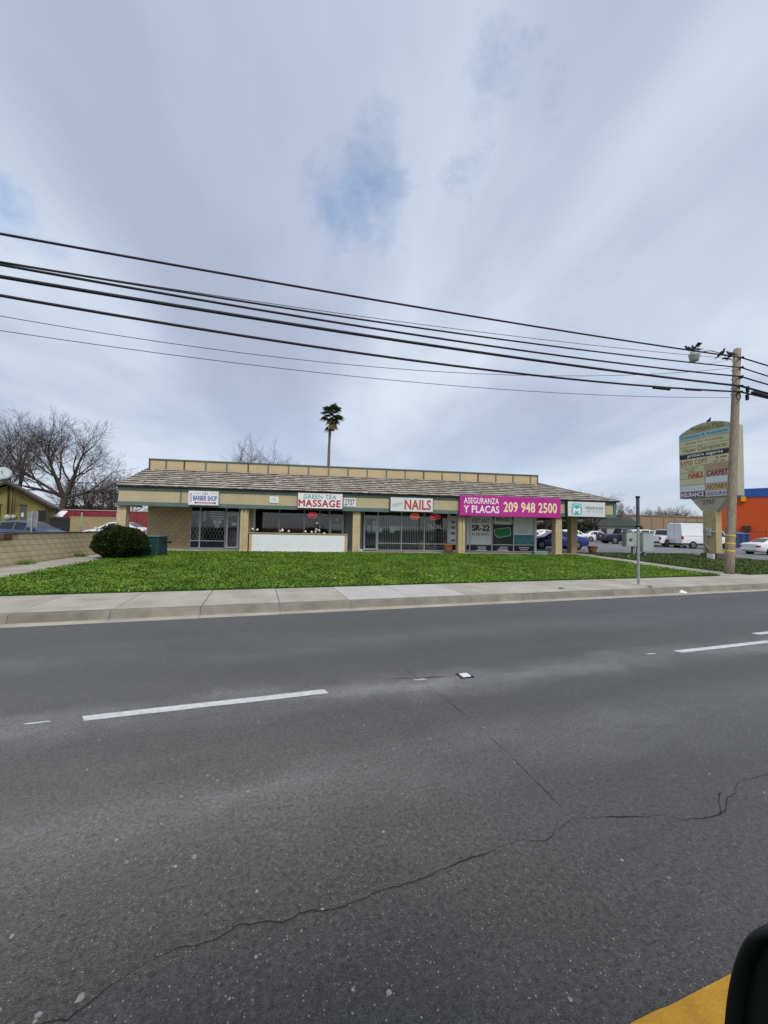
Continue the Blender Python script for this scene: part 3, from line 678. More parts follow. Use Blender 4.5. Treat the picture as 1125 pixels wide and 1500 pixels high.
outline(iws[2], [(736.4+(x-736.4)*.93, 780+(y-780)*.86) for x, y in out], M_GREENP, 'plate_print', .002)
sheet_on(iws[3], 753, 781.6, 757, 797, M_VGREY, 'poster'); sheet_on(iws[3], 753, 781.6, 784, 797, mat('sea_print', (.09, .26, .29), .5, var=.5, vscale=4), 'poster_print', .007)
for y_ in (776.5, 779.5): sheet_on(iws[3], 757, 773, y_, y_+1.2, mat('pale_print', (.6, .64, .62), .5), 'poster_print', .007)
for w, (a, b) in zip(iws[1:], ((689, 719.5), (721.8, 751.2), (753, 781.6))): sheet_on(w, a, b, 799.5, 807, mat('black_green_vinyl', (.02, .035, .03), .4), 'window_vinyl')
for a, b, y in ((699, 712, 800.6), (701, 711.5, 803), (697, 713, 805.3), (732, 744, 801), (730, 743, 803.6), (728, 745, 805.6), (760, 775, 801.5), (762, 773, 804.5)): sheet_on(iws[1 if a < 720 else 2 if a < 750 else 3], a, b, y, y+1.3, M_VINYL, 'vinyl_line', .007)
# lit tube signs hanging in the windows
def neon(px0, px1, py0, py1, s, col, col2, label, ring=True):
    Y = YS+.05; a = hY(px0, py1, Y); b = hY(px1, py0, Y); r = thing('neon_sign', label, 'neon sign', ((a.x+b.x)/2, Y, a.z))
    part(MB().box(a.x, b.x, Y+.012, Y+.022, a.z, b.z), 'backing', M_BLACK, r)
    e = mat('neon_'+s+col2, col, .5, emit=1.0)
    text(s, Vector((0, Y+.008, 0)), XX, NF, (a.x+(b.x-a.x)*.16, b.x-(b.x-a.x)*.16, a.z+(b.z-a.z)*.26, b.z-(b.z-a.z)*.26), e, r, 0.)
    if ring:
        c = (Vector(a)+Vector(b))/2; rx, rz = (b.x-a.x)/2-.01, (b.z-a.z)/2-.01
        part(MB().tube([(c.x+math.cos(t*math.pi/16)*rx, Y-.004, c.z+math.sin(t*math.pi/16)*rz) for t in range(33)], .009, 5, False), 'glass_tube', e, r)
    part(MB().tube([(a.x+.05, Y+.015, b.z), (a.x+.05, Y+.015, 2.92)], .004, 4).tube([(b.x-.05, Y+.015, b.z), (b.x-.05, Y+.015, 2.92)], .004, 4), 'hanging_chain', M_BLACK, r)
neon(450.5, 465, 750.5, 758.5, 'OPEN', (.75, .03, .08), 'a', 'red lit OPEN sign in the curtained window')
neon(600.5, 614, 752.3, 760.3, 'OPEN', (.9, .10, .05), 'b', 'oval orange red lit OPEN sign in barred window beside FACIAL')
neon(629, 645.5, 754, 761, 'NAILS', (.6, .03, .05), 'c', 'dim red lit sign above the white FACIAL lettering')

# ================================================================ SIGNS ON THE FASCIA
SY = 21.74
M_BLUE = mat('blue_letter', (.035, .06, .33), .4); M_RED = mat('red_letter', (.42, .022, .022), .4); M_TEALL = mat('teal_letter', (.09, .32, .30), .4)
M_INK = mat('dark_letter', (.03, .05, .09), .4); M_PINK = mat('magenta_banner', (.47, .028, .27), .5, .3, var=.07, vscale=1.5)
M_CREAM = mat('cream_letter', (.86, .72, .42), .45); M_WL = mat('white_letter', (.84, .82, .84), .45); M_GREYL = mat('grey_letter', (.42, .46, .46), .5)
M_CYAN = mat('logo_cyan', (.06, .42, .45), .4); M_PINKL = mat('pale_red_letter', (.55, .16, .20), .5)
def strokes(org, U, N_, box, m, root, n=9, seed=1):
    rnd = random.Random(seed); u0, u1, v0, v1 = box; mb = MB(); w = (u1-u0)/n; org = Vector(org)+N_*.004
    for k in range(n):
        if rnd.random() < .15: continue
        a = u0+k*w; b = a+w*rnd.uniform(.5, .8); t = v0+(v1-v0)*rnd.uniform(.65, 1)
        q = [org+U*a+ZZ*v0, org+U*b+ZZ*v0, org+U*b+ZZ*t, org+U*a+ZZ*t]
        mb.quad(*(q if U.cross(ZZ).dot(N_) > 0 else q[::-1]))
    o = part(mb, 'small_print', m, root); o['kind'] = 'stuff'; return o
class Sign:
    def __init__(s, px0, px1, py0, py1, label, face, frame, deep=.2, name='shop_sign', fr=.035, Y=SY, back=None):
        ym = (py0+py1)/2; xm = (px0+px1)/2
        s.x0 = hY(px0, ym, Y).x; s.x1 = hY(px1, ym, Y).x; s.z0 = hY(xm, py1, Y).z; s.z1 = hY(xm, py0, Y).z; s.Y = Y
        s.r = thing(name, label, 'sign', ((s.x0+s.x1)/2, Y, s.z0))
        part(MB().box(s.x0, s.x1, Y+.008, back or Y+deep, s.z0, s.z1), 'cabinet', frame, s.r, .01)
        part(MB().box(s.x0+fr, s.x1-fr, Y, Y+.007, s.z0+fr, s.z1-fr), 'sign_face', face, s.r)
        s.W = s.x1-s.x0; s.H = s.z1-s.z0
    def t(s, txt, u0, u1, v0, v1, m, bold=.02, **k):   # fractions, v up
        return text(txt, Vector((s.x0, s.Y, s.z0)), XX, NF, (u0*s.W, u1*s.W, v0*s.H, v1*s.H), m, s.r, bold, **k)
    def rect(s, u0, u1, v0, v1, m, name='printed_band', dy=.004):
        return part(MB().box(s.x0+u0*s.W, s.x0+u1*s.W, s.Y-dy, s.Y-dy+.003, s.z0+v0*s.H, s.z0+v1*s.H), name, m, s.r)
FYB = FY-.07
g = Sign(275.6, 319.9, 719.4, 740.2, 'white and blue barber sign with pole picture and red ribbon', M_SIGNW, M_SIGNP, back=FYB)
g.t('L & L', .47, .66, .75, .93, M_INK, .012); g.t('BARBER SHOP', .17, .97, .33, .67, M_BLUE, .03, spacing=1.08)
g.rect(.17, .42, .83, .86, M_PINKL); g.rect(.72, .94, .83, .86, M_PINKL); g.rect(.22, .92, .13, .22, M_PINKL, 'ribbon'); g.rect(.22, .28, .12, .23, M_INK, 'ribbon_end'); g.rect(.86, .92, .12, .23, M_INK, 'ribbon_end')
for k in range(7):
    v = .2+k*.095; x0 = g.x0+.05*g.W; x1 = g.x0+.125*g.W
    part(MB().quad((x0, SY-.004, g.z0+v*g.H), (x1, SY-.004, g.z0+(v+.05)*g.H), (x1, SY-.004, g.z0+(v+.09)*g.H), (x0, SY-.004, g.z0+(v+.04)*g.H)), 'pole_stripe', M_BLUE if k % 2 else M_PINKL, g.r)
g = Sign(394.8, 408.3, 727.2, 737, 'small square white notice on the beige fascia board', M_SIGNW, M_SIGNP, name='notice_plate', fr=.012, Y=FY-.035, back=FY-.002)
strokes((g.x0, g.Y, g.z0), XX, NF, (.15*g.W, .85*g.W, .55*g.H, .75*g.H), M_GREYL, g.r, 6); g.rect(.15, .85, .34, .42, M_GREYL)
g = Sign(435.6, 502.4, 722.3, 745.3, 'white lightbox with teal GREEN TEA above red MASSAGE lettering', M_SIGNW, mat('sign_frame_red', (.24, .07, .07), .5), back=FYB, fr=.03)
M_TEALL2 = M_TEALL
g.t('GREEN TEA', .13, .87, .64, .90, M_TEALL, .012, spacing=1.1); g.t('MASSAGE', .03, .97, .13, .56, M_RED, .032, spacing=1.1)
vs_ = .64
for u in (.135, .215, .30, .385, .475, .66, .745, .82):   # serif feet
    g.rect(u-.012, u+.030, .63, .652, M_TEALL, 'serif')
g = Sign(503.6, 521.2, 729.8, 742.2, 'white number plate reading 2707 beside the massage lightbox', M_SIGNW, M_SIGNP, name='number_plate', fr=.012, Y=FY-.035, back=FY-.002)
g.t('2707', .08, .92, .16, .88, M_INK, .012)
g = Sign(571.5, 634.8, 728.6, 750, 'white lightbox with red NAILS lettering and grey script', M_SIGNP, mat('sign_frame_dark', (.03, .045, .045), .5), back=FYB, fr=.03)
g.t('NAILS', .335, .955, .17, .83, mat('orange_red_letter', (.50, .055, .025), .4), .032, spacing=1.06)
pts = [Vector((g.x0+(.05+.23*i/60)*g.W, SY-.004, g.z0+(.42+.18*i/60+.14*math.sin(i*.62)*(1-.3*i/60))*g.H)) for i in range(61)]
part(MB().tube(pts, .011, 4), 'script_lettering', M_GREYL, g.r)
g = Sign(673.6, 821.4, 727.3, 757.0, 'long magenta banner with white words and cream telephone number', M_PINK, M_PINK, name='banner', fr=.01, back=FYB)
g.t('ASEGURANZA', .04, .385, .60, .88, M_WL, .02, spacing=1.08); g.t('Y PLACAS', .04, .39, .16, .50, M_WL, .028, spacing=1.06); g.t('209 948 2500', .425, .975, .24, .72, M_CREAM, .028, spacing=1.05)
for u in (.004, .5, .996):
    for v in (.04, .96): part(MB().lathe((g.x0+u*g.W+(.03 if u < .1 else -.03 if u > .9 else 0), SY-.001, g.z0+v*g.H), [(.0, .006), (.016, .004), (.016, 0)], 8, NF), 'eyelet', M_SILVER, g.r)
g = Sign(831.2, 887.2, 734.6, 757.6, 'pale lightbox with cyan roof and M emblem at the porch corner', M_SIGNP, mat('sign_frame_dark', (.03, .045, .045), .5), back=FYB, fr=.035)
g.t('MENDOZA', .47, .95, .50, .68, M_INK, .008, spacing=1.1); strokes((g.x0, g.Y, g.z0), XX, NF, (.47*g.W, .93*g.W, .33*g.H, .42*g.H), M_GREYL, g.r, 16)
cx, cz, hw, hh = g.x0+.24*g.W, g.z0+.5*g.H, .135*g.W, .36*g.H; ring = []
for k in range(24):
    a = k*math.pi/12; ring.append(Vector((cx+hw*math.copysign(abs(math.cos(a))**.45, math.cos(a)), SY-.002, cz+hh*math.copysign(abs(math.sin(a))**.45, math.sin(a)))))
part(MB().prism(ring, NF*.003), 'emblem', M_CYAN, g.r)
mb = MB(); t = .018*g.W
for a, b in (((-.12, .13), (0, .27)), ((0, .27), (.12, .13))):
    A = Vector((cx+a[0]*g.W, SY-.006, cz+a[1]*g.H)); B = Vector((cx+b[0]*g.W, SY-.006, cz+b[1]*g.H)); mb.quad(A, B, B+ZZ*t*1.8, A+ZZ*t*1.8)
part(mb, 'emblem_roof', mat('logo_pale', (.45, .78, .78), .4), g.r)
text('M', Vector((cx-.085*g.W, SY-.004, cz-.27*g.H)), XX, NF, (0, .17*g.W, 0, .34*g.H), M_WL, g.r, .06)

# ================================================================ PLANTER, POTS AND OTHER THINGS BY THE SHOPS
pl = thing('planter_wall', 'low planter wall faced with a blank white board below the curtained windows', 'planter', (-1.4, 22.1, .3))
part(MB().box(-4.13, 1.27, 22.12, 22.32, .28, 1.36), 'block_wall', M_BLOCK, pl, .008)
part(MB().box(-3.98, 1.10, 22.09, 22.117, .36, 1.30), 'white_board', M_WHITE, pl)
part(MB().box(-4.16, 1.30, 22.06, 22.36, 1.363, 1.40), 'coping', M_BEIGE, pl, .006)
part(MB().box(-4.1, 1.25, 22.33, 23.1, .34, 1.05), 'planting_bed', M_SOIL, pl)
part(MB().box(-4.1, 1.25, 23.1, 23.2, .34, 1.3), 'block_wall', M_BLOCK, pl)
M_ROSE = mat('white_petal', (.82, .81, .74), .6); M_ROSEL = leaf_mat('rose_leaf', (.02, .04, .012), (.04, .075, .02), (.08, .11, .03), 3)
def rose(px, pys, lab):
    base = hY(px, 782, 22.6); r = thing('rose_plant', lab, 'plant', (base.x, 22.6, 1.05), 'white roses in the planter')
    mb = MB(); lf = MB(); hi = max(hY(x, y, 22.6).z for x, y in pys)
    for x, y in pys:
        p = hY(x, y, 22.6); mb.tube([(base.x+random.uniform(-.05, .05), 22.6, 1.04), (p.x*.5+base.x*.5, 22.62, (p.z+1.1)/2), (p.x, 22.6, p.z)], .008, 5)
        f = MB()
        for k in range(3):
            prof = [(.01, -.05), (.055-.012*k, -.02), (.07-.017*k, .03+.012*k), (.05-.014*k, .055+.015*k)]
            f.lathe((p.x, 22.6, p.z), prof, 9)
        part(f, 'bloom', M_ROSE, r)
    for k in range(110):
        q = Vector((base.x+random.gauss(0, .16), 22.6+random.gauss(0, .12), random.uniform(1.1, max(1.3, hi-.02)))); a = Vector((random.gauss(0, 1), random.gauss(0, 1), random.gauss(0, .6))).normalized()*.045; b = a.orthogonal().normalized()*.022
        lf.quad(q-a, q+b, q+a, q-b)
    part(mb, 'stem', M_BARK, r); part(lf, 'foliage', M_ROSEL, r)
rose(367, ((364.8, 777.5), (370, 775.5)), 'low white rose beside the piped column')
rose(377, ((377, 776.5),), 'single white rose just along from the wide window post')
rose(412, ((410.5, 778.5), (413.5, 776.5), (414, 778), (423, 778.5)), 'cluster of white roses below the second curtained pane')
rose(447, ((447.5, 779), (456.5, 779.8)), 'pair of white roses below the lit OPEN sign')
rose(464, ((464.6, 767), (463.5, 776), (467.5, 777.5), (462.5, 779.3)), 'tallest white rose bush, reaching up the window')
rose(474.5, ((474.8, 782),), 'small white rose beside the massage shop door')
def pot(x, y, z0, h, r, lab, plant=0):
    t = thing('flower_pot', lab, 'flower pot', (x, y, z0))
    prof = [(r*.02, 0), (r*.62, 0), (r*.78, h*.55), (r*.9, h*.8), (r, h*.82), (r, h), (r*.86, h), (r*.82, h*.86), (r*.02, h*.84)]
    part(MB().lathe((x, y, z0), prof, 20), 'pot', M_TERRA, t); part(MB().lathe((x, y, z0), [(.01, h*.87), (r*.82, h*.865)], 16), 'soil', M_SOIL, t)
    if plant:
        mb = MB()
        for k in range(60):
            a = random.random()*6.28; l = random.uniform(.08, .22); d = Vector((math.cos(a)*.6, math.sin(a)*.6, 1)).normalized(); p = Vector((x+random.uniform(-.1, .1), y+random.uniform(-.1, .1), z0+h*.86)); s = d.orthogonal().normalized()*.01
            mb.quad(p-s, p+s, p+d*l)
        part(mb, 'foliage', M_ROSEL, t)
pp = hY(656.5, 803, 22.9); pot(pp.x, 22.9, .345, .56, .33, 'terracotta pot under the wide white window post', 1)
pp = hz(868, 811, .34); pot(pp.x, pp.y, .34, .52, .34, 'terracotta pot outside the last porch column', 0)
pp = hY(789.5, 802, 29.5); pot(pp.x, 29.5, lz(pp.x, 29.5), .55, .33, 'terracotta pot at the building corner before the blue car', 1)
p = hz(798, 814, .34); gb = thing('valve_box', 'low pale green utility box at the foot of the porch column', 'utility box', (p.x, 21.6, .3))
part(MB().box(p.x-.42, p.x+.42, 21.55, 21.92, .28, .52), 'box_body', mat('pale_green_box', (.20, .30, .26), .6, var=.12), gb, .02); part(MB().box(p.x-.44, p.x+.44, 21.53, 21.94, .522, .56), 'lid', mat('pale_green_lid', (.30, .40, .36), .6), gb, .012)
p = hY(528, 808, 22.0); tag(MB().box(p.x-.16, p.x+.16, 21.98, 22.12, .3, .56).build('concrete_block', M_UGREY, None, .02), 'grey concrete block at the foot of the column beside the nails door', 'concrete block')
p = hY(624, 802, YS+.5)
cs = thing('floor_sign', 'yellow folding floor sign standing inside the barred window', 'floor sign', (p.x-.35, 25.1, .36))
for sg in (-1, 1): part(MB().obox(Vector((p.x-.35, 25.1+sg*.1, .62)), XX*.15, Vector((0, sg*-.08, .26)), Vector((0, .01, .003))), 'board', mat('yellow_plastic', (.62, .5, .05), .5), cs)
ck = thing('folded_cloth_chair', 'pale draped chair inside the window below FACIAL lettering', 'chair', (p.x+.5, 25.3, .36))
part(MB().box(p.x+.2, p.x+.8, 25.15, 25.6, .36, .58), 'seat', mat('pale_cloth', (.6, .58, .55), .9), ck, .08); part(MB().box(p.x+.55, p.x+.75, 25.2, 25.55, .58, .9), 'backrest', MATS['pale_cloth'], ck, .06)
# teal cabinet and round bush at the lawn's corner
tb = thing('transformer_box', 'dark teal steel utility cabinet behind the round bush', 'utility box', (-7.5, 18.3, .2))
tx0, tx1 = hY(203, 800, 18.0).x, hY(232.5, 800, 18.0).x
part(MB().box(tx0-.1, tx1, 18.0, 18.95, .15, 1.17), 'cabinet_body', M_TEAL, tb, .03); part(MB().box(tx0-.14, tx1+.04, 17.96, 19.0, 1.173, 1.24), 'lid', mat('teal_lid', (.07, .15, .14), .5, var=.1), tb, .02)
a, b = hY(218, 805, 17.99), hY(221.5, 799, 17.99); part(MB().box(a.x, b.x, 17.985, 17.997, a.z, b.z+.02), 'warning_label', M_SIGNW, tb); part(MB().box(tx1-.35, tx1-.3, 17.96, 17.998, .6, .78), 'latch', M_BLACK, tb)
part(MB().tube([(tx1+.01, 18.5, .95), (tx1+.25, 18.5, .95)], .03, 6).tube([(tx1+.25, 18.44, .95), (tx1+.25, 18.56, .95)], .055, 8), 'valve', M_RUBBER, tb)
def leaf_ball(c, rx, ry, rz, n, size, m, shell=.55):
    mb = MB()
    for _ in range(n):
        d = Vector((random.gauss(0, 1), random.gauss(0, 1), random.gauss(0, 1))).normalized()
        k = 1 + .10*noise.noise(d*2.1+Vector((3, 1, 0))) + .07*noise.noise(d*5.5)
        rr = k*(shell+(1-shell)*random.random()**.6)
        p = Vector((c[0]+d.x*rx*rr, c[1]+d.y*ry*rr, c[2]+d.z*rz*rr)); s = size*random.uniform(.6, 1.3)
        a = (d+Vector((random.gauss(0, .6), random.gauss(0, .6), random.gauss(.2, .6)))).normalized()*s; b = a.orthogonal().normalized()*s*.4; b.rotate(Matrix.Rotation(random.random()*6.3, 3, a.normalized()))
        mb.quad(p-a*.5, p+b, p+a, p-b)
    return mb
bp0 = hz(176, 822, .22); bush = thing('round_bush', 'clipped dark green round bush in front of the teal cabinet', 'bush', (bp0.x, bp0.y, .2))
bc = Vector((hY(176, 796, bp0.y+.25).x, bp0.y+.25, hY(176, 795, bp0.y).z)); rxb = (hY(216, 796, bp0.y).x-hY(135, 796, bp0.y).x)/2
bc.z -= .10
bl = leaf_ball(bc, rxb, rxb*.9, .78, 42000, .055, M_BUSH)
bl.v = [(bc.x+(x-bc.x)*(1-.42*max(0, min(1, (bc.z-.1-z)/.6))), bc.y+(y-bc.y)*(1-.42*max(0, min(1, (bc.z-.1-z)/.6))), z) for x, y, z in bl.v]
part(bl, 'foliage', M_BUSH, bush)
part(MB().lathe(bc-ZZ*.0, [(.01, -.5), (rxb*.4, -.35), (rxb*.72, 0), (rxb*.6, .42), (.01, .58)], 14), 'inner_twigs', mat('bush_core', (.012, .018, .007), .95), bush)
for k in range(5): part(MB().tube([(bp0.x-.4+k*.2, bp0.y+.1, .15), (bp0.x-.45+k*.24, bp0.y+.15, .6), (bc.x-.5+k*.3, bc.y, bc.z)], [.05, .04, .03], 6), 'stem', M_BARK, bush)
# litter
def litter(p, r, lab, g=None):
    mb = MB(); n = 7; ring = [Vector(p)+Vector((math.cos(i*6.283/n)*r*random.uniform(.6, 1.2), math.sin(i*6.283/n)*r*.6*random.uniform(.6, 1.2), random.uniform(.0, .02))) for i in range(n)]; c = Vector(p)+ZZ*r*.45
    for i in range(n): mb.quad(ring[i], ring[(i+1) % n], c)
    tag(mb.build('paper_scrap', M_PAPER), lab, 'litter', g)
p = hz(998, 867.5, .03); litter((p.x, p.y, .012), .2, 'crumpled white paper lying in the gutter')
for x, y in ((491, 846), (631, 842), (964, 832), (690, 818)): p = hz(x, y, .25); litter((p.x, p.y, gz(p.x, p.y)+.07), .05, 'small white paper scrap on the lawn '+{491: 'out from the white planter board', 631: 'out from the nails shop', 964: 'between bare post and wooden pole', 690: 'at the foot of the magenta banner column'}[x], 'paper scraps on the lawn')
for x, y in ((921, 817), ): p = hz(x, y, .3); litter((p.x, p.y, gz(p.x, p.y)+.09), .09, 'white scrap in the grass beside the grey cabinets')

# ================================================================ TALL PLAZA SIGN
SB = hz(1038, 819, .27); SU = -RN; SN = Vector((SU.y, -SU.x, 0))     # face runs towards the road; SN points at the viewer's side
if SN.dot(CAM-SB) < 0: SN = -SN
ms = thing('plaza_sign', 'tall tan pylon sign with rows of tenant names and arched top', 'sign', (SB.x, SB.y, .2))
SF = SB+SN*.3                                   # the face plane
def su(px, py): p = hP(px, py, SF, SN); return (p-SF).dot(SU), p.z
uL = su(995.3, 690)[0]; uR = su(1079.6, 690)[0]; zB = su(995.4, 731)[1]; zTL = su(995, 639)[1]; zTop = su(1050, 614.5)[1]
uC = (uL+uR)/2; M_SCAB = mat('sign_cabinet', (.42, .385, .29), .6, .3, var=.06, vscale=2); M_SROW = mat('sign_row_cream', (.58, .55, .33), .5, .3, var=.08, vscale=2, objvar=.05)
N_ARC = 16; prof = [(uL, zB)] + [(uL+(uR-uL)*i/N_ARC, zTL+(zTop-zTL)*math.sin(math.pi*(.0+i/N_ARC))**.8) for i in range(N_ARC+1)] + [(uR, zB)]
def sp(u, z, n=0.): return SF+SU*u+SN*n+ZZ*(z-SF.z)
part(MB().prism([sp(u, z, -.005) for u, z in prof], -SN*.6), 'cabinet', M_SCAB, ms)
rows = [639.5, 648, 657.8, 667.6, 674.6, 685.6, 694.4, 703, 712.5, 721.8, 730.4]; RZ = [su(995.5, y)[1] for y in rows]
uS = su(1033, 700)[0]
def row(i, j, u0, u1, m): part(MB().prism([sp(u0+.03, RZ[j]+.02), sp(u1-.03, RZ[j]+.02), sp(u1-.03, RZ[i]-.02), sp(u0+.03, RZ[i]-.02)], SN*.012), 'sign_panel', m, ms)
def stx(s, i, j, u0, u1, m, f0=.18, f1=.85, bold=.02, **k):
    h = RZ[i]-RZ[j]; W = uR-uL; return text(s, sp(0, 0, .013), SU, SN, (uL+u0*W, uL+u1*W, RZ[j]+h*f0, RZ[j]+h*f1), m, ms, bold, **k)
fr = (uS-uL)/(uR-uL)
def smp(i, j, u0, u1, m, f0, f1, n): h = RZ[i]-RZ[j]; W = uR-uL; return strokes(sp(0, 0, .013), SU, SN, (uL+u0*W, uL+u1*W, RZ[j]+h*f0, RZ[j]+h*f1), m, ms, n, i*7+n)
fu = lambda px: (su(px, 690)[0]-uL)/(uR-uL)
M_LBL = mat('row_blue', (.36, .50, .50), .5); M_OLIVE = mat('olive_letter', (.16, .17, .07), .5); M_TLET = mat('row_teal_letter', (.07, .25, .30), .5); M_ORL = mat('row_orange_letter', (.42, .10, .03), .5); M_PUR = mat('row_purple', (.13, .02, .12), .5)
part(MB().prism([sp(uC+(u-uC)*.96, max(RZ[0]+.03, z-.07)) for u, z in prof[1:-1]], SN*.012), 'sign_panel', mat('arch_panel', (.36, .34, .19), .5, var=.1), ms)
text('Fremont Plaza', sp(0, 0, .013), SU, SN, (su(1013, 630)[0], su(1062, 625)[0], RZ[0]+.10, RZ[0]+.42), M_OLIVE, ms, .02)
row(0, 1, uL, uR, M_LBL); stx('Dunmoyer & Associates', 0, 1, fu(998), fu(1070), M_TLET)
row(1, 2, uL, uR, M_SROW); stx('Income Tax  Accounting', 1, 2, fu(1006), fu(1062), M_OLIVE, .3, .75, .005)
row(2, 3, uL, uR, M_SROW); stx('Hayes Chiropractic', 2, 3, fu(1001), fu(1069), M_OLIVE, .12, .9, .01)
row(3, 4, uL, uR, mat('row_black', (.02, .022, .03), .4)); stx('primero seguros', 3, 4, fu(1008), fu(1061), M_WL, .12, .85, .025, spacing=1.1)
row(4, 5, uL, uR, M_SROW); stx('RAPID COPY', 4, 5, fu(997.5), fu(1037.5), M_ORL, .2, .8, .02, spacing=1.15); smp(4, 5, fu(1049), fu(1066), M_ORL, .55, .8, 8); smp(4, 5, fu(1045), fu(1066), M_OLIVE, .16, .38, 11)
L_ = (uL, uS); R2 = (uS, uR)
row(5, 6, *L_, M_SROW); smp(5, 6, .12, .36, M_OLIVE, .55, .78, 11); smp(5, 6, .18, .32, M_ORL, .18, .38, 6)
row(6, 7, *L_, M_SROW); stx('NAILS', 6, 7, .18, fr-.03, mat('row_red_letter', (.5, .06, .02), .5), .12, .88, .05)
row(7, 8, *L_, M_SROW); row(8, 9, *L_, M_SIGNP); row(9, 10, *L_, M_PUR); stx('INSURANCE', 9, 10, .02, fr-.015, M_WL, .15, .85, .03)
row(5, 6, *R2, mat('row_tan', (.42, .31, .17), .5)); row(6, 7, *R2, mat('row_rose', (.52, .36, .29), .5)); stx('CARPET', 6, 7, fu(1035.5), fu(1067.5), mat('maroon_letter', (.20, .015, .02), .5), .15, .9, .035, spacing=1.1)
row(7, 8, *R2, M_SIGNP); row(8, 9, *R2, mat('row_peach', (.58, .44, .22), .5)); stx('NOTARY', 8, 9, fu(1036), fu(1066), mat('brown_letter', (.22, .10, .02), .5), .2, .85, .02)
row(9, 10, *R2, M_SIGNP); stx('ASEGURANZA', 9, 10, fu(1035), fu(1077), mat('violet_letter', (.10, .05, .25), .5), .2, .8, .01)
pc0 = SB; zN = hP(1030, 749, SF, SN).z; hwp = .36
uP = 0.02
tr = [(-1.05, zB-.01), (1.0, zB-.01), (hwp+.03, zN), (-hwp-.03, zN)]
uOff = su(1038, 760)[0]
part(MB().prism([sp(uOff+u, z, -.06) for u, z in tr], -SN*.5), 'funnel_neck', M_SCAB, ms)
text('2707', sp(0, 0, -.058), SU, SN, (uOff-.36, uOff+.34, zB-.44, zB-.16), mat('green_letter', (.05, .13, .08), .5), ms, .02)
M_SPIL = mat('sign_pillar', (.44, .35, .18), .7, .25, var=.12, vscale=3)
part(MB().prism([sp(uOff-hwp, .65, -.05), sp(uOff+hwp, .65, -.05), sp(uOff+hwp, zN-.01, -.05), sp(uOff-hwp, zN-.01, -.05)], -SN*.52), 'pillar', M_SPIL, ms, .015)
part(MB().prism([sp(uOff-hwp-.1, .15, .05), sp(uOff+hwp+.1, .15, .05), sp(uOff+hwp+.1, .64, .05), sp(uOff-hwp-.1, .64, .05)], -SN*.7), 'base_block', mat('sign_base', (.10, .085, .07), .8), ms)
part(MB().prism([sp(uOff-.05, .2, .06), sp(uOff+.34, .2, .06), sp(uOff+.34, .62, .06), sp(uOff-.05, .62, .06)], SN*.1), 'white_box', M_SIGNW, ms, .02)
part(MB().tube([sp(uOff-.12, .7, .02), sp(uOff-.12, 2.2, .02)], .035, 6).tube([sp(uOff-.30, 1.95, .06), sp(uOff+.34, 1.95, .06)], .03, 6).tube([sp(uOff-.28, 1.35, .03), sp(uOff+.1, .75, .03)], .03, 6), 'conduit', M_SILVER, ms)
part(MB().prism([sp(uOff-.05, 1.7, 0), sp(uOff+.14, 1.7, 0), sp(uOff+.14, 2.15, 0), sp(uOff-.05, 2.15, 0)], SN*.1), 'meter_box', M_UGREY, ms, .01)
# grey cabinets
def cab(px0, px1, py0, py1, Y, name, lab, legs):
    a = hY(px0, py1, Y); b = hY(px1, py0, Y); r = thing(name, lab, 'utility cabinet', ((a.x+b.x)/2, Y, .25))
    part(MB().box(a.x, b.x, Y, Y+.42, a.z, b.z), 'cabinet_body', M_UGREY, r, .015); part(MB().box(a.x-.03, b.x+.03, Y-.04, Y+.46, b.z+.002, b.z+.035), 'cap', M_UGREY, r)
    part(MB().box(a.x+.06, b.x-.06, Y-.014, Y-.002, a.z+.07, b.z-.06), 'door', M_UGREY, r, .004)
    for x in legs: p = hY(x, py1, Y).x; part(MB().box(p-.06, p+.06, Y+.1, Y+.3, .2, a.z-.002), 'post', M_SILVER, r)
    return r, a, b
cb, a, b = cab(918, 940.5, 780, 800.5, 22.4, 'meter_cabinet', 'wide grey metal cabinet with a round meter beside the path', (930.5, 938))
part(MB().lathe(((a.x+.28), 22.38, (a.z+b.z)/2), [(.0, .05), (.1, .05), (.11, 0)], 14, NF), 'meter', mat('meter_glass', (.14, .16, .16), .2), cb)
cab(942, 957.5, 781, 808.5, 22.0, 'controller_cabinet', 'taller narrow pale grey cabinet on a single leg', (947,))
# bare sign post on the pavement
p = hz(935.5, 857, .152); po = thing('sign_post', 'bare square steel post without a sign in the sidewalk', 'post', p)
part(MB().prism([p+RD*dx+RN*dy for dx, dy in ((-.025, -.025), (.025, -.025), (.025, .025), (-.025, .025))], ZZ*1.85), 'lower_post', M_SILVER, po)
part(MB().prism([p+ZZ*1.852+RD*dx+RN*dy for dx, dy in ((-.04, -.03), (.04, -.03), (.04, .03), (-.04, .03))], ZZ*.86), 'upper_sleeve', mat('dark_steel', (.07, .07, .10), .5), po)
part(MB().obox(p+ZZ*2.70, RD*.055, RN*.035, ZZ*.03), 'top_bracket', M_RUBBER, po); part(MB().obox(p+ZZ*1.80, RD*.05, RN*.035, ZZ*.03), 'clamp', M_RUBBER, po); part(MB().lathe(p, [(.16, -.004), (.15, .01), (.05, .02)], 10), 'footing', M_CONC, po)

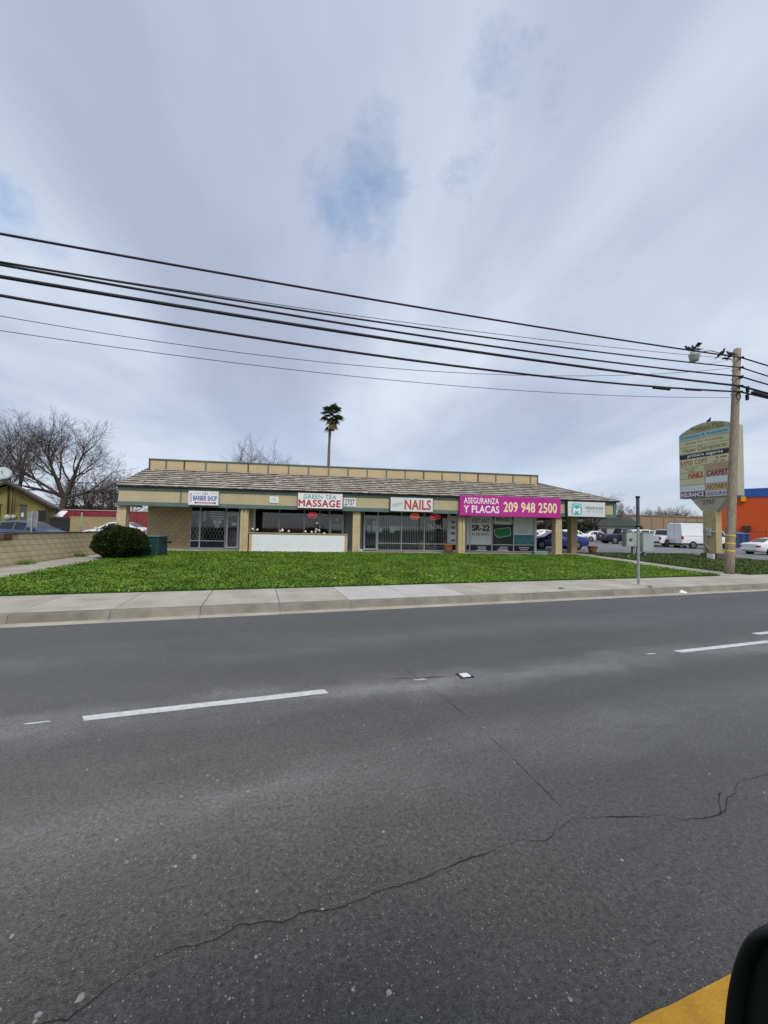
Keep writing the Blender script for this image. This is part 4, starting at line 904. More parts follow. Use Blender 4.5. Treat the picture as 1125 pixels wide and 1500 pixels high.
# ================================================================ UTILITY POLE AND WIRES
PB = hz(1068, 841, .15); PT = hP(1080, 511.5, PB, RN)
pole = thing('utility_pole', 'tall weathered wooden utility pole with three yellow bands near its foot', 'utility pole', PB)
def pp_(t): return PB.lerp(PT, t)
ax = (PT-PB).normalized()
part(MB().tube([pp_(t)-ZZ*(.08 if t == 0 else 0) for t in (0, .1, .25, .5, .75, 1)], [.175, .165, .16, .15, .14, .13], 20), 'shaft', M_POLE, pole)
def tz(z): return (z-PB.z)/(PT.z-PB.z)
for y in (785, 796.5, 807.5):
    z = hP(1072, y, PB, RN).z; c = pp_(tz(z)); part(MB().lathe(c, [(.165, -.035), (.1715, -.03), (.1715, .03), (.165, .035)], 20, ax), 'yellow_band', mat('band_yellow', (.62, .42, .04), .5), pole)
WZ = [9.22, 8.79, 8.40, 7.99, 7.74]
for z in WZ:
    c = pp_(tz(z)); part(MB().tube([c-RN*.2, c+RN*.2], .018, 6).lathe(c-RN*.2, [(.0, .06), (.035, .05), (.05, .0), (.035, -.05), (0, -.06)], 10, RN), 'insulator_bolt', M_RUBBER, pole)
c = pp_(tz(7.55)); part(MB().tube([c-RN*.2-RD*.17+Vector((RD*math.cos(k*.4488)*.13+ZZ*math.sin(k*.4488)*.2)) for k in range(15)], .016, 5, False), 'cable_coil', M_WIRE, pole)
c = pp_(tz(8.38)); part(MB().obox(c-RN*.16+RD*.06, RD*.05, RN*.04, ZZ*.04), 'rusty_clamp', mat('rust', (.25, .08, .04), .9), pole)
def wire(z0, zm, z1, r, lab, off=0., zr=None, ends=(0, 60)):
    # parabola through the pole (s=0), mid (s=15.55) and s=24.6 towards the left; continues right beyond the pole
    a11, a12, b1 = -15.55, 15.55**2, zm-z0; a21, a22, b2 = -24.6, 24.6**2, z1-z0
    D = a11*a22-a12*a21; A = (b1*a22-a12*b2)/D; B = (a11*b2-a21*b1)/D; B = max(B, .0002)
    c0 = pp_(tz(z0))-RN*.17; pts = [c0-RD*s+ZZ*(-A*s+B*s*s) for s in [ends[0]+(ends[1]-ends[0])*i/40 for i in range(41)]]
    pts.reverse()
    if zr is not None: pts += [c0+RD*s+ZZ*(zr*s+.0016*s*s) for s in (1, 2, 3, 5, 8, 12, 18, 26, 36)]
    o = MB().tube(pts, r, 5).build('overhead_wire', M_WIRE); return tag(o, lab, 'wire', 'overhead wires on the utility pole')
wire(9.22, 8.38, 8.06, .03, 'highest thick black overhead wire, meeting the pole near its top', zr=-.05)
wire(8.79, 7.74, 7.42, .027, 'second black overhead wire down, nearly touching the third at its far end', zr=-.07)
wire(8.40, 7.52, 7.36, .032, 'third black overhead wire down the pole', zr=-.06)
wire(7.99, 7.27, 7.09, .045, 'fourth and thickest black overhead cable, carrying the splice case', zr=-.05)
wire(7.74, 6.73, 6.67, .036, 'lowest thick black overhead cable with a wrapped splice', zr=-.03)
def thin(a, b, sag, lab, r=.009):
    pts = [a.lerp(b, i/24)-ZZ*sag*4*(i/24)*(1-i/24) for i in range(25)]; tag(MB().tube(pts, r, 4).build('overhead_wire', M_WIRE), lab, 'wire', 'overhead wires on the utility pole')
farp = RN*1.5
thin(hP(-60, 374, PB+farp, RN), pp_(tz(9.3))+RN*.13, .25, 'thin grey line between the highest wire and the next')
thin(hP(-60, 452, PB+farp, RN), pp_(tz(8.9))+RN*.13, .9, 'thin faint line crossing from the low wires up to the pole')
thin(hP(-60, 475, PB+farp, RN), pp_(tz(7.6))+RN*.13, .5, 'thinnest faint line, hanging below all other wires')
def splice(px0, px1, py0, py1, r, lab, name='splice_case'):
    a = hP(px0, py0, PB-RN*.17, RN); b = hP(px1, py1, PB-RN*.17, RN); t = thing(name, lab, 'splice case', a)
    part(MB().tube([a, a.lerp(b, .06), a.lerp(b, .94), b], [r*.45, r, r, r*.45], 12), 'case_body', M_WIRE, t)
    for k in (.1, .5, .9): part(MB().tube([a.lerp(b, k-.01), a.lerp(b, k+.01)], r*1.12, 12), 'clamp_band', M_BLACK, t)
splice(1101, 1150, 574.5, 588, .085, 'large black splice case hanging on the thick cable beyond the pole')
splice(956, 982, 567, 570, .06, 'small wrapped splice on the lowest cable before the pole')
splice(1003, 1028, 570.5, 572, .032, 'slim wrapped joint on the lowest cable near the pole')
for px, y0, y1 in ((1095, 566, 575), (1094.5, 578, 586)): 
    a = hP(px, y0, PB-RN*.17, RN); b = hP(px, y1, PB-RN*.17, RN); part(MB().obox((a+b)/2, RD*.035, RN*.05, ZZ*(abs(a.z-b.z)/2)), 'cable_bracket', M_WIRE, pole)
# area light on an arm reaching back over the lot
LQ = PB+RN*1.25+Vector((.72, .1, 0)); LP = hP(1017, 523, LQ, RN)
lamp = thing('area_light', 'bucket shaped pale area lamp on a thin arm near the pole top', 'lamp', LP)
part(MB().lathe(LP, [(.0, -.20), (.13, -.20), (.17, -.17), (.215, .06), (.23, .10), (.2, .14), (.1, .2), (.0, .22)], 18), 'lamp_bucket', mat('lamp_lens', (.42, .45, .42), .4, var=.08), lamp)
part(MB().lathe(LP, [(.16, .12), (.17, .2), (.1, .30), (0, .32)], 14), 'lamp_housing', M_SILVER, lamp)
part(MB().tube([LP+ZZ*.2, LP.lerp(pp_(tz(9.35)), .4)+ZZ*.28, pp_(tz(9.3))], .025, 8), 'arm', M_SILVER, lamp)
part(MB().tube([LP+ZZ*.15+RD*.2, LP+RD*.35-ZZ*.25, LP+RD*.75-ZZ*.22, pp_(tz(9.25))], .007, 4), 'feed_wire', M_WIRE, lamp)
# birds
M_BIRD = mat('bird_grey', (.035, .037, .045), .7, var=.5, vscale=14)
def bird(p, face, lab, pitch=.35, wing=0, s=1.):
    f = Vector((math.cos(face)*math.cos(pitch), math.sin(face)*math.cos(pitch), math.sin(pitch))); sd = f.cross(ZZ).normalized(); u = sd.cross(f); p = Vector(p)
    r = thing('bird', lab, 'bird', p, 'birds perched on wires and lamp')
    c = p+ZZ*.11*s
    pts = [c-f*.16*s, c-f*.11*s, c-f*.04*s, c+f*.04*s, c+f*.09*s, c+f*.12*s+u*.03*s, c+f*.14*s+u*.055*s, c+f*.165*s+u*.05*s, c+f*.195*s+u*.04*s]
    part(MB().tube(pts, [.012*s, .04*s, .068*s, .065*s, .045*s, .033*s, .036*s, .026*s, .004*s], 10), 'body', M_BIRD, r)
    part(MB().prism([c-f*.12*s-sd*.02*s, c-f*.12*s+sd*.02*s, c-f*.27*s+sd*.035*s-u*.02*s, c-f*.27*s-sd*.035*s-u*.02*s], u*.012*s), 'tail', M_BIRD, r)
    for q in (-1, 1):
        if wing: w = [c+f*.06*s+sd*q*.05*s, c+f*.10*s+sd*q*.2*s+ZZ*.13*s, c-f*.02*s+sd*q*.33*s+ZZ*.10*s, c-f*.1*s+sd*q*.12*s+ZZ*.03*s]
        else: w = [c+f*.05*s+sd*q*.062*s+u*.02*s, c+f*.01*s+sd*q*.07*s-u*.035*s, c-f*.2*s+sd*q*.03*s-u*.03*s, c-f*.1*s+sd*q*.05*s+u*.03*s]
        part(MB().prism(w, u*.01*s), 'wing', M_BIRD, r)
        part(MB().tube([p+sd*q*.02*s-ZZ*.01, c-u*.03*s+sd*q*.02*s], .006*s, 4), 'leg', mat('bird_leg', (.3, .1, .08), .7), r)
def onwire(px, py): return hP(px, py, PB-RN*.17, RN)
bird(LP+ZZ*.30+RD*.0, -2.9, 'grey bird flapping its wings on the lamp bucket', .2, 1); bird(LP+ZZ*.28+RD*.18+RN*.05, 2.6, 'grey bird crouching on the lamp arm', .0)
bird(onwire(1009, 514.7), 3.0, 'grey bird on the top wire just before the lamp', .25)
bird(onwire(1057, 521), -1.2, 'plump grey bird on the top wire between lamp and pole', .6); bird(onwire(1070.5, 521.8), 2.9, 'grey bird tucked against the pole on the top wire', .2)
bird(onwire(1065, 528), 3.1, 'small bird with raised wings just under the top wire', .1, 1, .7)
q = [prof[1+k] for k in range(N_ARC+1)]; i6 = min(range(len(q)), key=lambda i: abs(q[i][0]-su(1034, 616)[0])); bird(sp(q[i6][0], q[i6][1], -.3), -1.9, 'dark bird perched on the arched plaza sign', .3, 0, 1.2)

# ================================================================ VEHICLES
def paint(name, col, rough=.28): return mat('paint_'+name, col, rough, .5, var=.02)
M_RIM = mat('rim', (.35, .36, .37), .35, .5, metal=.6); M_TAIL = mat('tail_lens', (.35, .02, .02), .25, .5); M_HEAD = mat('head_lens', (.6, .62, .63), .15, .6); M_TRIM = mat('car_trim', (.02, .02, .022), .6)
CAR = {
 'sedan': dict(L=4.75, R=.33, ax=(.95, 3.75), st=[(0, .30, .52, .56, .62, .45), (.10, .22, .62, .68, .80, .6), (.55, .20, .72, .80, .89, .68), (1.25, .19, .82, .92, .91, .72), (2.05, .19, .88, 1.37, .92, .60), (2.7, .19, .90, 1.45, .92, .62), (3.35, .19, .92, 1.38, .92, .60), (4.05, .20, .94, 1.04, .91, .66), (4.60, .28, .92, .99, .86, .62), (4.75, .36, .84, .88, .76, .55)], glass=[(4, 5), (5, 6)], tri=[(3, 4), (6, 7)], ws=(3, 4), rw=(6, 7)),
 'hatch': dict(L=4.35, R=.33, ax=(.85, 3.5), st=[(0, .30, .58, .62, .62, .45), (.10, .22, .68, .74, .80, .6), (.5, .20, .78, .87, .88, .68), (1.05, .19, .88, .99, .90, .72), (1.9, .19, .93, 1.46, .91, .60), (2.6, .19, .95, 1.53, .91, .62), (3.5, .19, .98, 1.48, .91, .60), (4.2, .24, 1.0, 1.10, .88, .62), (4.35, .36, .86, .92, .80, .55)], glass=[(4, 5), (5, 6)], tri=[(3, 4), (6, 7)], ws=(3, 4), rw=(6, 7)),
 'suv': dict(L=4.95, R=.38, ax=(.95, 3.9), st=[(0, .40, .75, .80, .70, .5), (.10, .30, .90, .98, .86, .7), (.55, .28, 1.0, 1.08, .94, .76), (1.30, .27, 1.06, 1.16, .96, .78), (1.95, .27, 1.10, 1.72, .97, .70), (2.7, .27, 1.12, 1.83, .97, .72), (3.9, .27, 1.14, 1.82, .97, .72), (4.75, .30, 1.15, 1.72, .95, .68), (4.95, .42, 1.10, 1.22, .88, .64)], glass=[(4, 5), (5, 6), (6, 7)], tri=[(3, 4)], ws=(3, 4), rw=(7, 8)),
 'pickup': dict(L=5.75, R=.40, ax=(1.0, 4.55), st=[(0, .45, .80, .86, .74, .5), (.10, .34, .98, 1.06, .90, .7), (.6, .32, 1.06, 1.16, .97, .78), (1.40, .31, 1.12, 1.24, .98, .80), (2.05, .31, 1.18, 1.82, .98, .70), (2.7, .31, 1.20, 1.90, .98, .72), (3.55, .31, 1.22, 1.86, .98, .70), (3.75, .31, 1.22, 1.28, .98, .80), (3.78, .31, 1.18, 1.22, .99, .86), (5.68, .34, 1.18, 1.22, .98, .86), (5.75, .42, 1.15, 1.19, .95, .84)], glass=[(4, 5), (5, 6)], tri=[(3, 4)], ws=(3, 4), rw=(6, 7)),
 'van': dict(L=5.95, R=.36, ax=(1.0, 4.75), st=[(0, .38, .80, .86, .80, .6), (.15, .30, .98, 1.08, .94, .75), (.75, .29, 1.14, 1.24, .99, .82), (1.55, .29, 1.30, 2.25, 1.0, .80), (2.05, .29, 1.34, 2.60, 1.0, .84), (2.9, .29, 1.36, 2.66, 1.01, .86), (5.75, .29, 1.36, 2.66, 1.01, .86), (5.95, .36, 1.34, 2.60, .99, .84)], glass=[(3, 4)], tri=[(2, 3)], ws=(2, 3), rw=None),
}
def ring_pts(st):
    x, zb, be, zt, w, wt = st; g = max(.02, (zt-be))
    h = [(0, zb), (w*.82, zb), (w*.965, zb+.10), (w, zb+(be-zb)*.55), (w*.985, be-.03), (w*.965, be), (wt+.045, zt-min(.07, g*.3)), (wt*.86, zt), (0, zt+.008)]
    return h
def car(kind, colr, px_or_pos, heading, label, group=None, z=None, name='parked_car', mirrors=True):
    S = CAR[kind]; L = S['L']; pos = Vector(px_or_pos)
    r = thing(name, label, {'pickup': 'pickup truck', 'van': 'van'}.get(kind, 'car'), pos, group); r.rotation_euler.z = heading
    H = [ring_pts(s) for s in S['st']]; xs = [L/2-s[0] for s in S['st']]; n = len(H[0])
    mb = MB()
    for x, h in zip(xs, H):
        for y, z_ in h: mb.v.append((x, y, z_))
        for y, z_ in reversed(h[1:-1]): mb.v.append((x, -y, z_))
    m = 2*n-2
    for i in range(len(xs)-1):
        for j in range(m):
            a = i*m+j; b = i*m+(j+1) % m; mb.f.append((a, b, b+m, a+m)); mb.sm.append(True)
    mb.f.append(tuple(range(m-1, -1, -1))); mb.f.append(tuple(range((len(xs)-1)*m, len(xs)*m))); mb.sm += [False, False]
    bo = mb.build('body', colr, r); bm = bmesh.new(); bm.from_mesh(bo.data); bmesh.ops.recalc_face_normals(bm, faces=bm.faces); bm.to_mesh(bo.data); bm.free()
    for p_ in bo.data.polygons: p_.use_smooth = True
    bo.modifiers.new('edge', 'EDGE_SPLIT').split_angle = R_(38)
    def glassq(q, nm, f=.88):
        c = sum(q, Vector())/len(q); nn = (q[1]-q[0]).cross(q[2]-q[0]).normalized()
        if nn.dot(c-Vector((c.x*.6, 0, .6))) < 0: nn = -nn; q = q[::-1]
        MB().prism([c+(p-c)*f+nn*.002 for p in q], nn*.008).build(nm, M_CARGLASS, r)
    for sd in (1, -1):
        V = lambda i, j: Vector((xs[i], sd*H[i][j][0], H[i][j][1]))
        for a, b in S['glass']: glassq([V(a, 5), V(b, 5), V(b, 6), V(a, 6)], 'side_window', .86)
        for a, b in S['tri']:
            if H[b][7][1] > H[a][7][1]: glassq([V(a, 5).lerp(V(b, 5), .25), V(b, 5), V(b, 6)], 'quarter_window', .8)
            else: glassq([V(a, 5), V(b, 5).lerp(V(a, 5), .3), V(a, 6)], 'quarter_window', .8)
    for key, nm in (('ws', 'windshield'), ('rw', 'rear_window')):
        if S[key]:
            a, b = S[key]; q = [Vector((xs[i], sg*H[i][7][0]*1.05, H[i][7][1])) for i, sg in ((a, 1), (a, -1), (b, -1), (b, 1))]; glassq(q, nm, .88)
    Rr = S['R']
    for axx in S['ax']:
        for sd in (1, -1):
            x = L/2-axx; wv = max(s[4] for s in S['st'])
            MB().lathe((x, sd*(wv-.10), Rr), [(.0, .10), (Rr*1.17, .108), (Rr*1.17, .06)], 22, Vector((0, sd, 0))).build('wheel_arch', M_TRIM, r)
            w = MB().lathe((x, sd*(wv-.09), Rr), [(Rr*.62, -.1), (Rr*.95, -.1), (Rr, -.05), (Rr, .08), (Rr*.95, .115), (Rr*.64, .12), (Rr*.62, .10)], 22, Vector((0, sd, 0))).build('wheel', M_RUBBER, r)
            rb = MB(); rb.lathe((x, sd*(wv-.09), Rr), [(.0, .118), (Rr*.2, .118), (Rr*.26, .105), (Rr*.5, .1), (Rr*.62, .116), (Rr*.64, .09)], 20, Vector((0, sd, 0))); rb.build('rim', M_RIM, w)
            MB().lathe((x, sd*(wv-.09), Rr), [(Rr*.28, .107), (Rr*.54, .105)], 5, Vector((0, sd, 0)), False).build('rim_gap', M_TRIM, w)
    st0, st1 = S['st'][1], S['st'][-1]; zl = st0[2]
    for sd in (1, -1):
        MB().obox(Vector((L/2-.13, sd*st0[4]*.80, zl-.06)), XX*.13, YY*.13, ZZ*.06).build('headlight', M_HEAD, r, .02)
        tall = kind in ('van', 'pickup', 'suv')
        MB().obox(Vector((-L/2+.07, sd*(st1[4]-.03), st1[2]-(.12 if not tall else .22))), XX*.085, YY*(.07 if tall else .14), ZZ*(.17 if tall else .065)).build('taillight', M_TAIL, r, .015)
    MB().obox(Vector((L/2-.04, 0, S['st'][0][1]+.08)), XX*.06, YY*(st0[4]*.85), ZZ*.09).build('front_bumper', M_TRIM, r, .03)
    MB().obox(Vector((-L/2+.05, 0, st1[1]+.10)), XX*.09, YY*(st1[4]*.98), ZZ*.08).build('rear_bumper', M_TRIM if kind in ('van', 'suv', 'pickup') else colr, r, .03)
    MB().obox(Vector((-L/2-.012, 0, st1[2]-.22)), XX*.008, YY*.16, ZZ*.075).build('license_plate', M_SIGNW, r)
    for sd in (1, -1):
        MB().box(-.9, 1.0, sd*(S['st'][4][4]+.0)-.006, sd*(S['st'][4][4])+.006, .52, .535).build('door_seam', M_TRIM, r)
        if mirrors: i = S['ws'][0]; MB().obox(Vector((xs[i]-.25, sd*(S['st'][i][4]+.1), S['st'][i][2]+.12)), XX*.06, YY*.11, ZZ*.075).build('door_mirror', colr, r, .03)
    if kind == 'pickup':
        MB().box(-L/2+.09, -.92, -.80, .80, 1.225, 1.232).build('truck_bed', M_TRIM, r)
    if kind == 'van':
        MB().box(-L/2-.006, -L/2+.0, -.012, .012, .5, 2.5).build('rear_door_seam', M_TRIM, r)
        for sd in (1, -1): MB().box(-2.6, 2.3, sd*1.008-.008, sd*1.008+.008, 1.30, 1.325).build('side_rail', M_TRIM, r); MB().box(-2.9, 2.6, sd*1.0-.02, sd*1.0+.02, .42, .56).build('side_moulding', M_TRIM, r)
        for x in (-2.2, -.6): MB().box(x-.03, x+.03, -.8, .8, 2.70, 2.76).build('roof_rack', M_TRIM, r); 
        for sd in (1, -1): MB().tube([(-2.5, sd*.75, 2.72), (0, sd*.75, 2.72)], .025, 6).build('roof_rack', M_TRIM, r)
    return r
P_WHITE = paint('white', (.72, .73, .74)); P_BLUE = paint('blue', (.02, .04, .22)); P_NAVY = paint('navy', (.012, .015, .045)); P_STEEL = paint('steel_blue', (.05, .075, .14)); P_DKG = paint('dark_green', (.008, .020, .016))
def lot_car(kind, colr, px, py, head, lab, **k): p = lot_hit(px, py); return car(kind, colr, p, R_(head), lab, 'cars in the parking lot', **k)
def deep(px, depth, zf=None): p = at(px, 790, depth); return Vector((p.x, p.y, zf if zf is not None else lz(p.x, p.y)))
GL = 'cars in the parking lot'
car('van', P_WHITE, deep(1026, 41), R_(-4), 'white panel van with roof rack behind the plaza sign', GL)
car('sedan', P_WHITE, deep(1136, 32.5), R_(-6), 'white sedan seen from its red tail lights beside the wooden pole', GL)
car('pickup', P_NAVY, deep(914, 47), R_(-8), 'dark navy pickup truck parked beyond the grey cabinets', GL)
car('sedan', P_WHITE, deep(874, 53), R_(-6), 'white sedan between the porch and the dark pickup', GL)
car('pickup', P_WHITE, deep(975, 43), R_(18), 'white pickup truck parked alongside the panel van', GL)
car('suv', P_WHITE, deep(946, 46), R_(0), 'white long wagon seen over the grey cabinets', GL)
car('sedan', P_BLUE, deep(812, 31), R_(172), 'bright blue sedan parked beyond the porch columns', GL)
car('sedan', P_WHITE, deep(790, 40), R_(170), 'white sedan parked behind the bright blue sedan', GL)
car('hatch', P_WHITE, deep(826, 44), R_(172), 'white hatchback showing over the blue sedan roof', GL)
GN = 'cars behind the block wall'
car('hatch', P_STEEL, deep(46, 24.5, .30), R_(-6), 'steel blue hatchback behind the block wall', GN)
car('sedan', P_WHITE, deep(172, 29, .46), R_(172), 'white sedan behind the round bush and corner column', GN)

# the car the picture was taken from, stopped alongside the yellow paint
ccar = car('suv', P_DKG, road(-.52, -1.075, .004), TH, 'dark green car at the yellow line, its black door mirror showing', name='stopped_car', mirrors=False)
MS = .46
def cl(s, v, z): q = road(s, v, z)-Vector(ccar.location); return Vector((q.dot(RD), q.dot(RN), q.z))
mo = []                                            # outline of the housing in (v, z)
for v, z in ((.272, 1.10), (.2755, 1.16), (.2755, 1.205), (.273, 1.243), (.2665, 1.284), (.257, 1.318), (.245, 1.340), (.230, 1.354), (.20, 1.364), (.14, 1.372), (.08, 1.36), (.045, 1.32), (.035, 1.25), (.035, 1.15), (.05, 1.09), (.10, 1.06), (.22, 1.06), (.255, 1.075)): mo.append((v, z))
def cr(P, n=4):
    Q = []
    for i in range(len(P)):
        p0, p1, p2, p3 = (P[(i+k-1) % len(P)] for k in range(4))
        for t in (j/n for j in range(n)): Q.append(tuple(.5*((2*b)+(c-a)*t+(2*a-5*b+4*c-d)*t*t+(3*b-a-3*c+d)*t**3) for a, b, c, d in zip(p0, p1, p2, p3)))
    return Q
mo = cr(mo); mc = (.155, 1.215)
mb = MB(); lay = [(0., 1.0), (-.012, .985), (-.02, .93), (-.012, .90)]; nm = len(mo)
ringsm = [[cl(MS+d, mc[0]+(v-mc[0])*k, mc[1]+(z-mc[1])*k) for v, z in mo] for d, k in ((.16, .45), (.14, .72), (.08, .93), (.02, 1.0), (-.008, .995), (-.014, .97), (-.010, .94), (.006, .925))]
for r_ in ringsm: mb.v += [tuple(q) for q in r_]
for i in range(len(ringsm)-1):
    for j in range(nm): a = i*nm+j; b = i*nm+(j+1) % nm; mb.f.append((a, b, b+nm, a+nm)); mb.sm.append(True)
mb.f.append(tuple(range(nm))); mb.sm.append(True)
mh = mb.build('mirror_housing', mat('mirror_black', (.010, .014, .013), .42, .45), ccar)
gm_ = MB(); gv = [cl(MS+.004, mc[0]+(v-mc[0])*.922, mc[1]+(z-mc[1])*.922) for v, z in mo]; gm_.prism(gv, Vector((.004, 0, 0))); gm_.build('mirror_glass', mat('mirror_glass', (.008, .018, .016), .25, .25), mh)  # dark green reflection of the car side is put into the glass colour
MB().obox(cl(MS+.05, .0, 1.11), XX*.05, YY*.09, ZZ*.035).build('mirror_arm', M_BLACK, ccar, .015)

# ================================================================ LEFT: BLOCK WALL, HOUSE, YARD
bw = thing('block_wall', 'low tan block wall with dark coping beside the side path', 'wall', (-10.25, 17, .2))
yw0, yw1 = 9.3, 21.9; ystep = hX(17, 784, -10.2).y
bw_blk = MB().box(-.07, .07, -.197, .197, -.094, .094).mesh('block'); M_BLOCKW = mat('pale_tan_block', (.60, .50, .31), .85, .2, var=.14, vscale=3, bump=.5, bscale=22, objvar=.035); M_MORTW = mat('pale_mortar', (.44, .36, .22), .9, .1, var=.1); bw_blk.materials.append(M_BLOCKW)
part(MB().box(-10.31, -10.225, yw0, yw1, .05, 1.10), 'mortar_core', M_MORTW, bw); part(MB().box(-10.31, -10.225, ystep, yw1, 1.10, 1.31), 'mortar_core', M_MORTW, bw)
nb = int((yw1-yw0)/.4)
for r in range(6):
    for c in range(nb+1):
        y = yw0+c*.4+(.2 if r % 2 else 0)
        if y > yw1-.15 or (r == 5 and y < ystep): continue
        inst(bw_blk, 'block', None, bw, (-10.27+random.uniform(-.005, .005), y+.2, .12+.1+r*.2))
part(MB().box(-10.40, -10.14, ystep-.02, yw1, 1.322, 1.365), 'coping', mat('dark_coping', (.09, .06, .045), .8, var=.2), bw, .006)
part(MB().box(-10.40, -10.14, yw0, ystep-.025, 1.122, 1.16), 'coping', MATS['dark_coping'], bw, .006)
part(MB().box(-10.42, -10.12, ystep-.42, ystep-.06, 1.162, 1.34), 'end_block', mat('red_block', (.13, .06, .04), .85, var=.3), bw, .01)
p = at(3, 785, 19); tb2 = thing('rubbish_cart', 'blue plastic cart behind the low end of the block wall', 'cart', (p.x, p.y, .22))
part(MB().box(p.x-.35, p.x+.3, p.y-.3, p.y+.3, .3, 1.2), 'cart_body', mat('cart_blue', (.05, .22, .42), .5), tb2, .04); part(MB().box(p.x-.37, p.x+.32, p.y-.34, p.y+.32, 1.202, 1.26), 'lid', mat('cart_lid', (.03, .12, .26), .5), tb2, .02)
for sd in (-1, 1): part(MB().lathe((p.x+sd*.33, p.y+.2, .32), [(.0, .03), (.1, .03), (.1, -.03), (0, -.03)], 12, XX), 'wheel', M_RUBBER, tb2)
# posts standing in the yard
for px, y0, y1, lab in ((118, 751.5, 778, 'thin green painted post standing before the tan yard wall'), (169.5, 752, 775, 'thin bluish post close to the corner column')):
    q = deep(px, 27, .22); zt = hP(px, y0, q, FW).z; r = thing('yard_post', lab, 'post', q)
    part(MB().tube([q, Vector((q.x, q.y, zt))], .05, 8), 'post', mat('post_green' if px < 150 else 'post_blue', (.24, .30, .24) if px < 150 else (.25, .24, .33), .7, var=.2), r); part(MB().lathe((q.x, q.y, zt), [(.055, -.01), (.055, .02), (0, .04)], 8), 'cap', M_SILVER, r)
q = deep(46, 22.0, .22); yb = thing('yard_board', 'weathered grey upright boards on a post beside the hatchback', 'board', q)
a = hP(38.5, 772, q, FW); b = hP(54, 749.5, q, FW); W_ = (b-a).dot(_r0)
for k in range(5): part(MB().obox(q+_r0*(-W_/2+W_*(k+.5)/5)+ZZ*((a.z+b.z)/2-.22+random.uniform(-.03, .03)), _r0*(W_/10-.006), Vector((0, .012, 0)), ZZ*((b.z-a.z)/2)), 'board', mat('grey_wood', (.25, .25, .24), .85, var=.25, vscale=4, objvar=.12), yb)
part(MB().box(q.x-.03, q.x+.03, q.y-.07, q.y-.013, .2, b.z+.05), 'post', M_SILVER, yb)
# olive house
M_OLV = mat('olive_stucco', (.25, .21, .075), .9, .1, var=.12, vscale=1.5, bump=.2); M_HROOF = mat('grey_shingle', (.15, .135, .12), .9, .1, var=.3, vscale=4, stretch=(1, 6, 6)); M_HTRIM = mat('dark_brown_trim', (.05, .035, .028), .8)
HD = 36.; HDIR = Vector((-.454, .891, 0)); HE = Vector((.891, .454, 0)); HA = at(13, 760, HD); HO = Vector((HA.x, HA.y, 0))
def hw3(u, d, z): return HO+HE*u+HDIR*d+ZZ*z
def hu(px, py, d=0.): q = hP(px, py, HO+HDIR*d, HDIR); return (q-HO).dot(HE), q.z
ua, zr = hu(11, 707); ue, ze = hu(69, 739.5); hw_ = ue-ua
house = thing('olive_house', 'olive yellow stucco house with grey gabled roof behind the wall', 'house', hw3(0, 4, .2))
part(MB().prism([hw3(ua-hw_, 0, .1), hw3(ue-.1, 0, .1), hw3(ue-.1, 0, ze-.15), hw3(ua, 0, zr-.25), hw3(ua-hw_, 0, ze-.15)], HDIR*9), 'wall', M_OLV, house)
for sg in (-1, 1):
    e = hw3(ua+sg*(hw_+.45), -.6, ze-.25); t = hw3(ua, -.6, zr); dn = ZZ*.14
    part(MB().prism([e, t, t+dn, e+dn], HDIR*10.4), 'roof', M_HROOF, house)
    e2 = e-ZZ*.16-HDIR*.05; t2 = t-ZZ*.16-HDIR*.05; part(MB().prism([e2, t2, t2+ZZ*.26, e2+ZZ*.26], HDIR*.045), 'bargeboard', M_HTRIM, house)
def hbox(u0, u1, d0, d1, z0, z1): return MB().obox(hw3((u0+u1)/2, (d0+d1)/2, (z0+z1)/2), HE*((u1-u0)/2), HDIR*((d1-d0)/2), ZZ*((z1-z0)/2))
for px0, px1, py0, py1, nm, m in ((27.5, 38.5, 741, 790, 'door', mat('grey_door', (.10, .10, .105), .6)), (54.5, 67.5, 749, 790, 'garage_opening', M_DARK), (-14, 1.5, 740, 762, 'window', M_CARGLASS)):
    a, b = hu(px0, py1), hu(px1, py0); d = part(hbox(a[0], b[0], -.06, -.005, max(.3, a[1]), b[1]), nm, m, house)
    part(hbox(a[0]-.08, b[0]+.08, -.07, -.004, b[1]+.003, b[1]+.09), 'lintel', M_HTRIM, d)
a, b = hu(31, 757), hu(35, 751); part(hbox(a[0], b[0], -.075, -.062, a[1], b[1]), 'door_notice', M_PAPER, house)
for px, y0, y1, r in ((13, 712, 755, .06), (18, 716, 752, .04), (21.5, 724, 752, .04)):
    a, b = hu(px-1.5, y1), hu(px, y0); part(MB().tube([hw3(a[0], -.1, a[1]), hw3(b[0], -.1, b[1])], r, 6), 'conduit', M_HTRIM if r > .05 else M_OLV, house)
for px, py, r in ((11, 757.5, .26), (20.5, 757, .2)): c = hu(px, py); part(MB().lathe(hw3(c[0], -.12, c[1]), [(0, .12), (r*.9, .1), (r, 0), (r*.6, -.08)], 12, -HDIR), 'meter', M_UGREY, house)
dc = at(4, 693, 34); dish = thing('satellite_dish', 'grey satellite dish on the olive house roof', 'satellite dish', dc)
axd = Vector((.45, -.8, .45)).normalized(); part(MB().lathe(dc, [(.0, -.16), (.35, -.12), (.62, .0), (.63, .02), (.35, -.09), (0, -.13)], 20, axd), 'reflector', mat('dish_grey', (.42, .47, .48), .5), dish)
part(MB().tube([dc-ZZ*.12, dc+axd*.55-ZZ*.15], .02, 5).lathe(dc+axd*.55-ZZ*.15, [(0, -.06), (.06, -.05), (.06, .05), (0, .06)], 8, axd), 'feed_arm', M_SILVER, dish); part(MB().tube([dc-axd*.1, dc-axd*.1-ZZ*.75], .03, 6), 'mast', M_SILVER, dish)
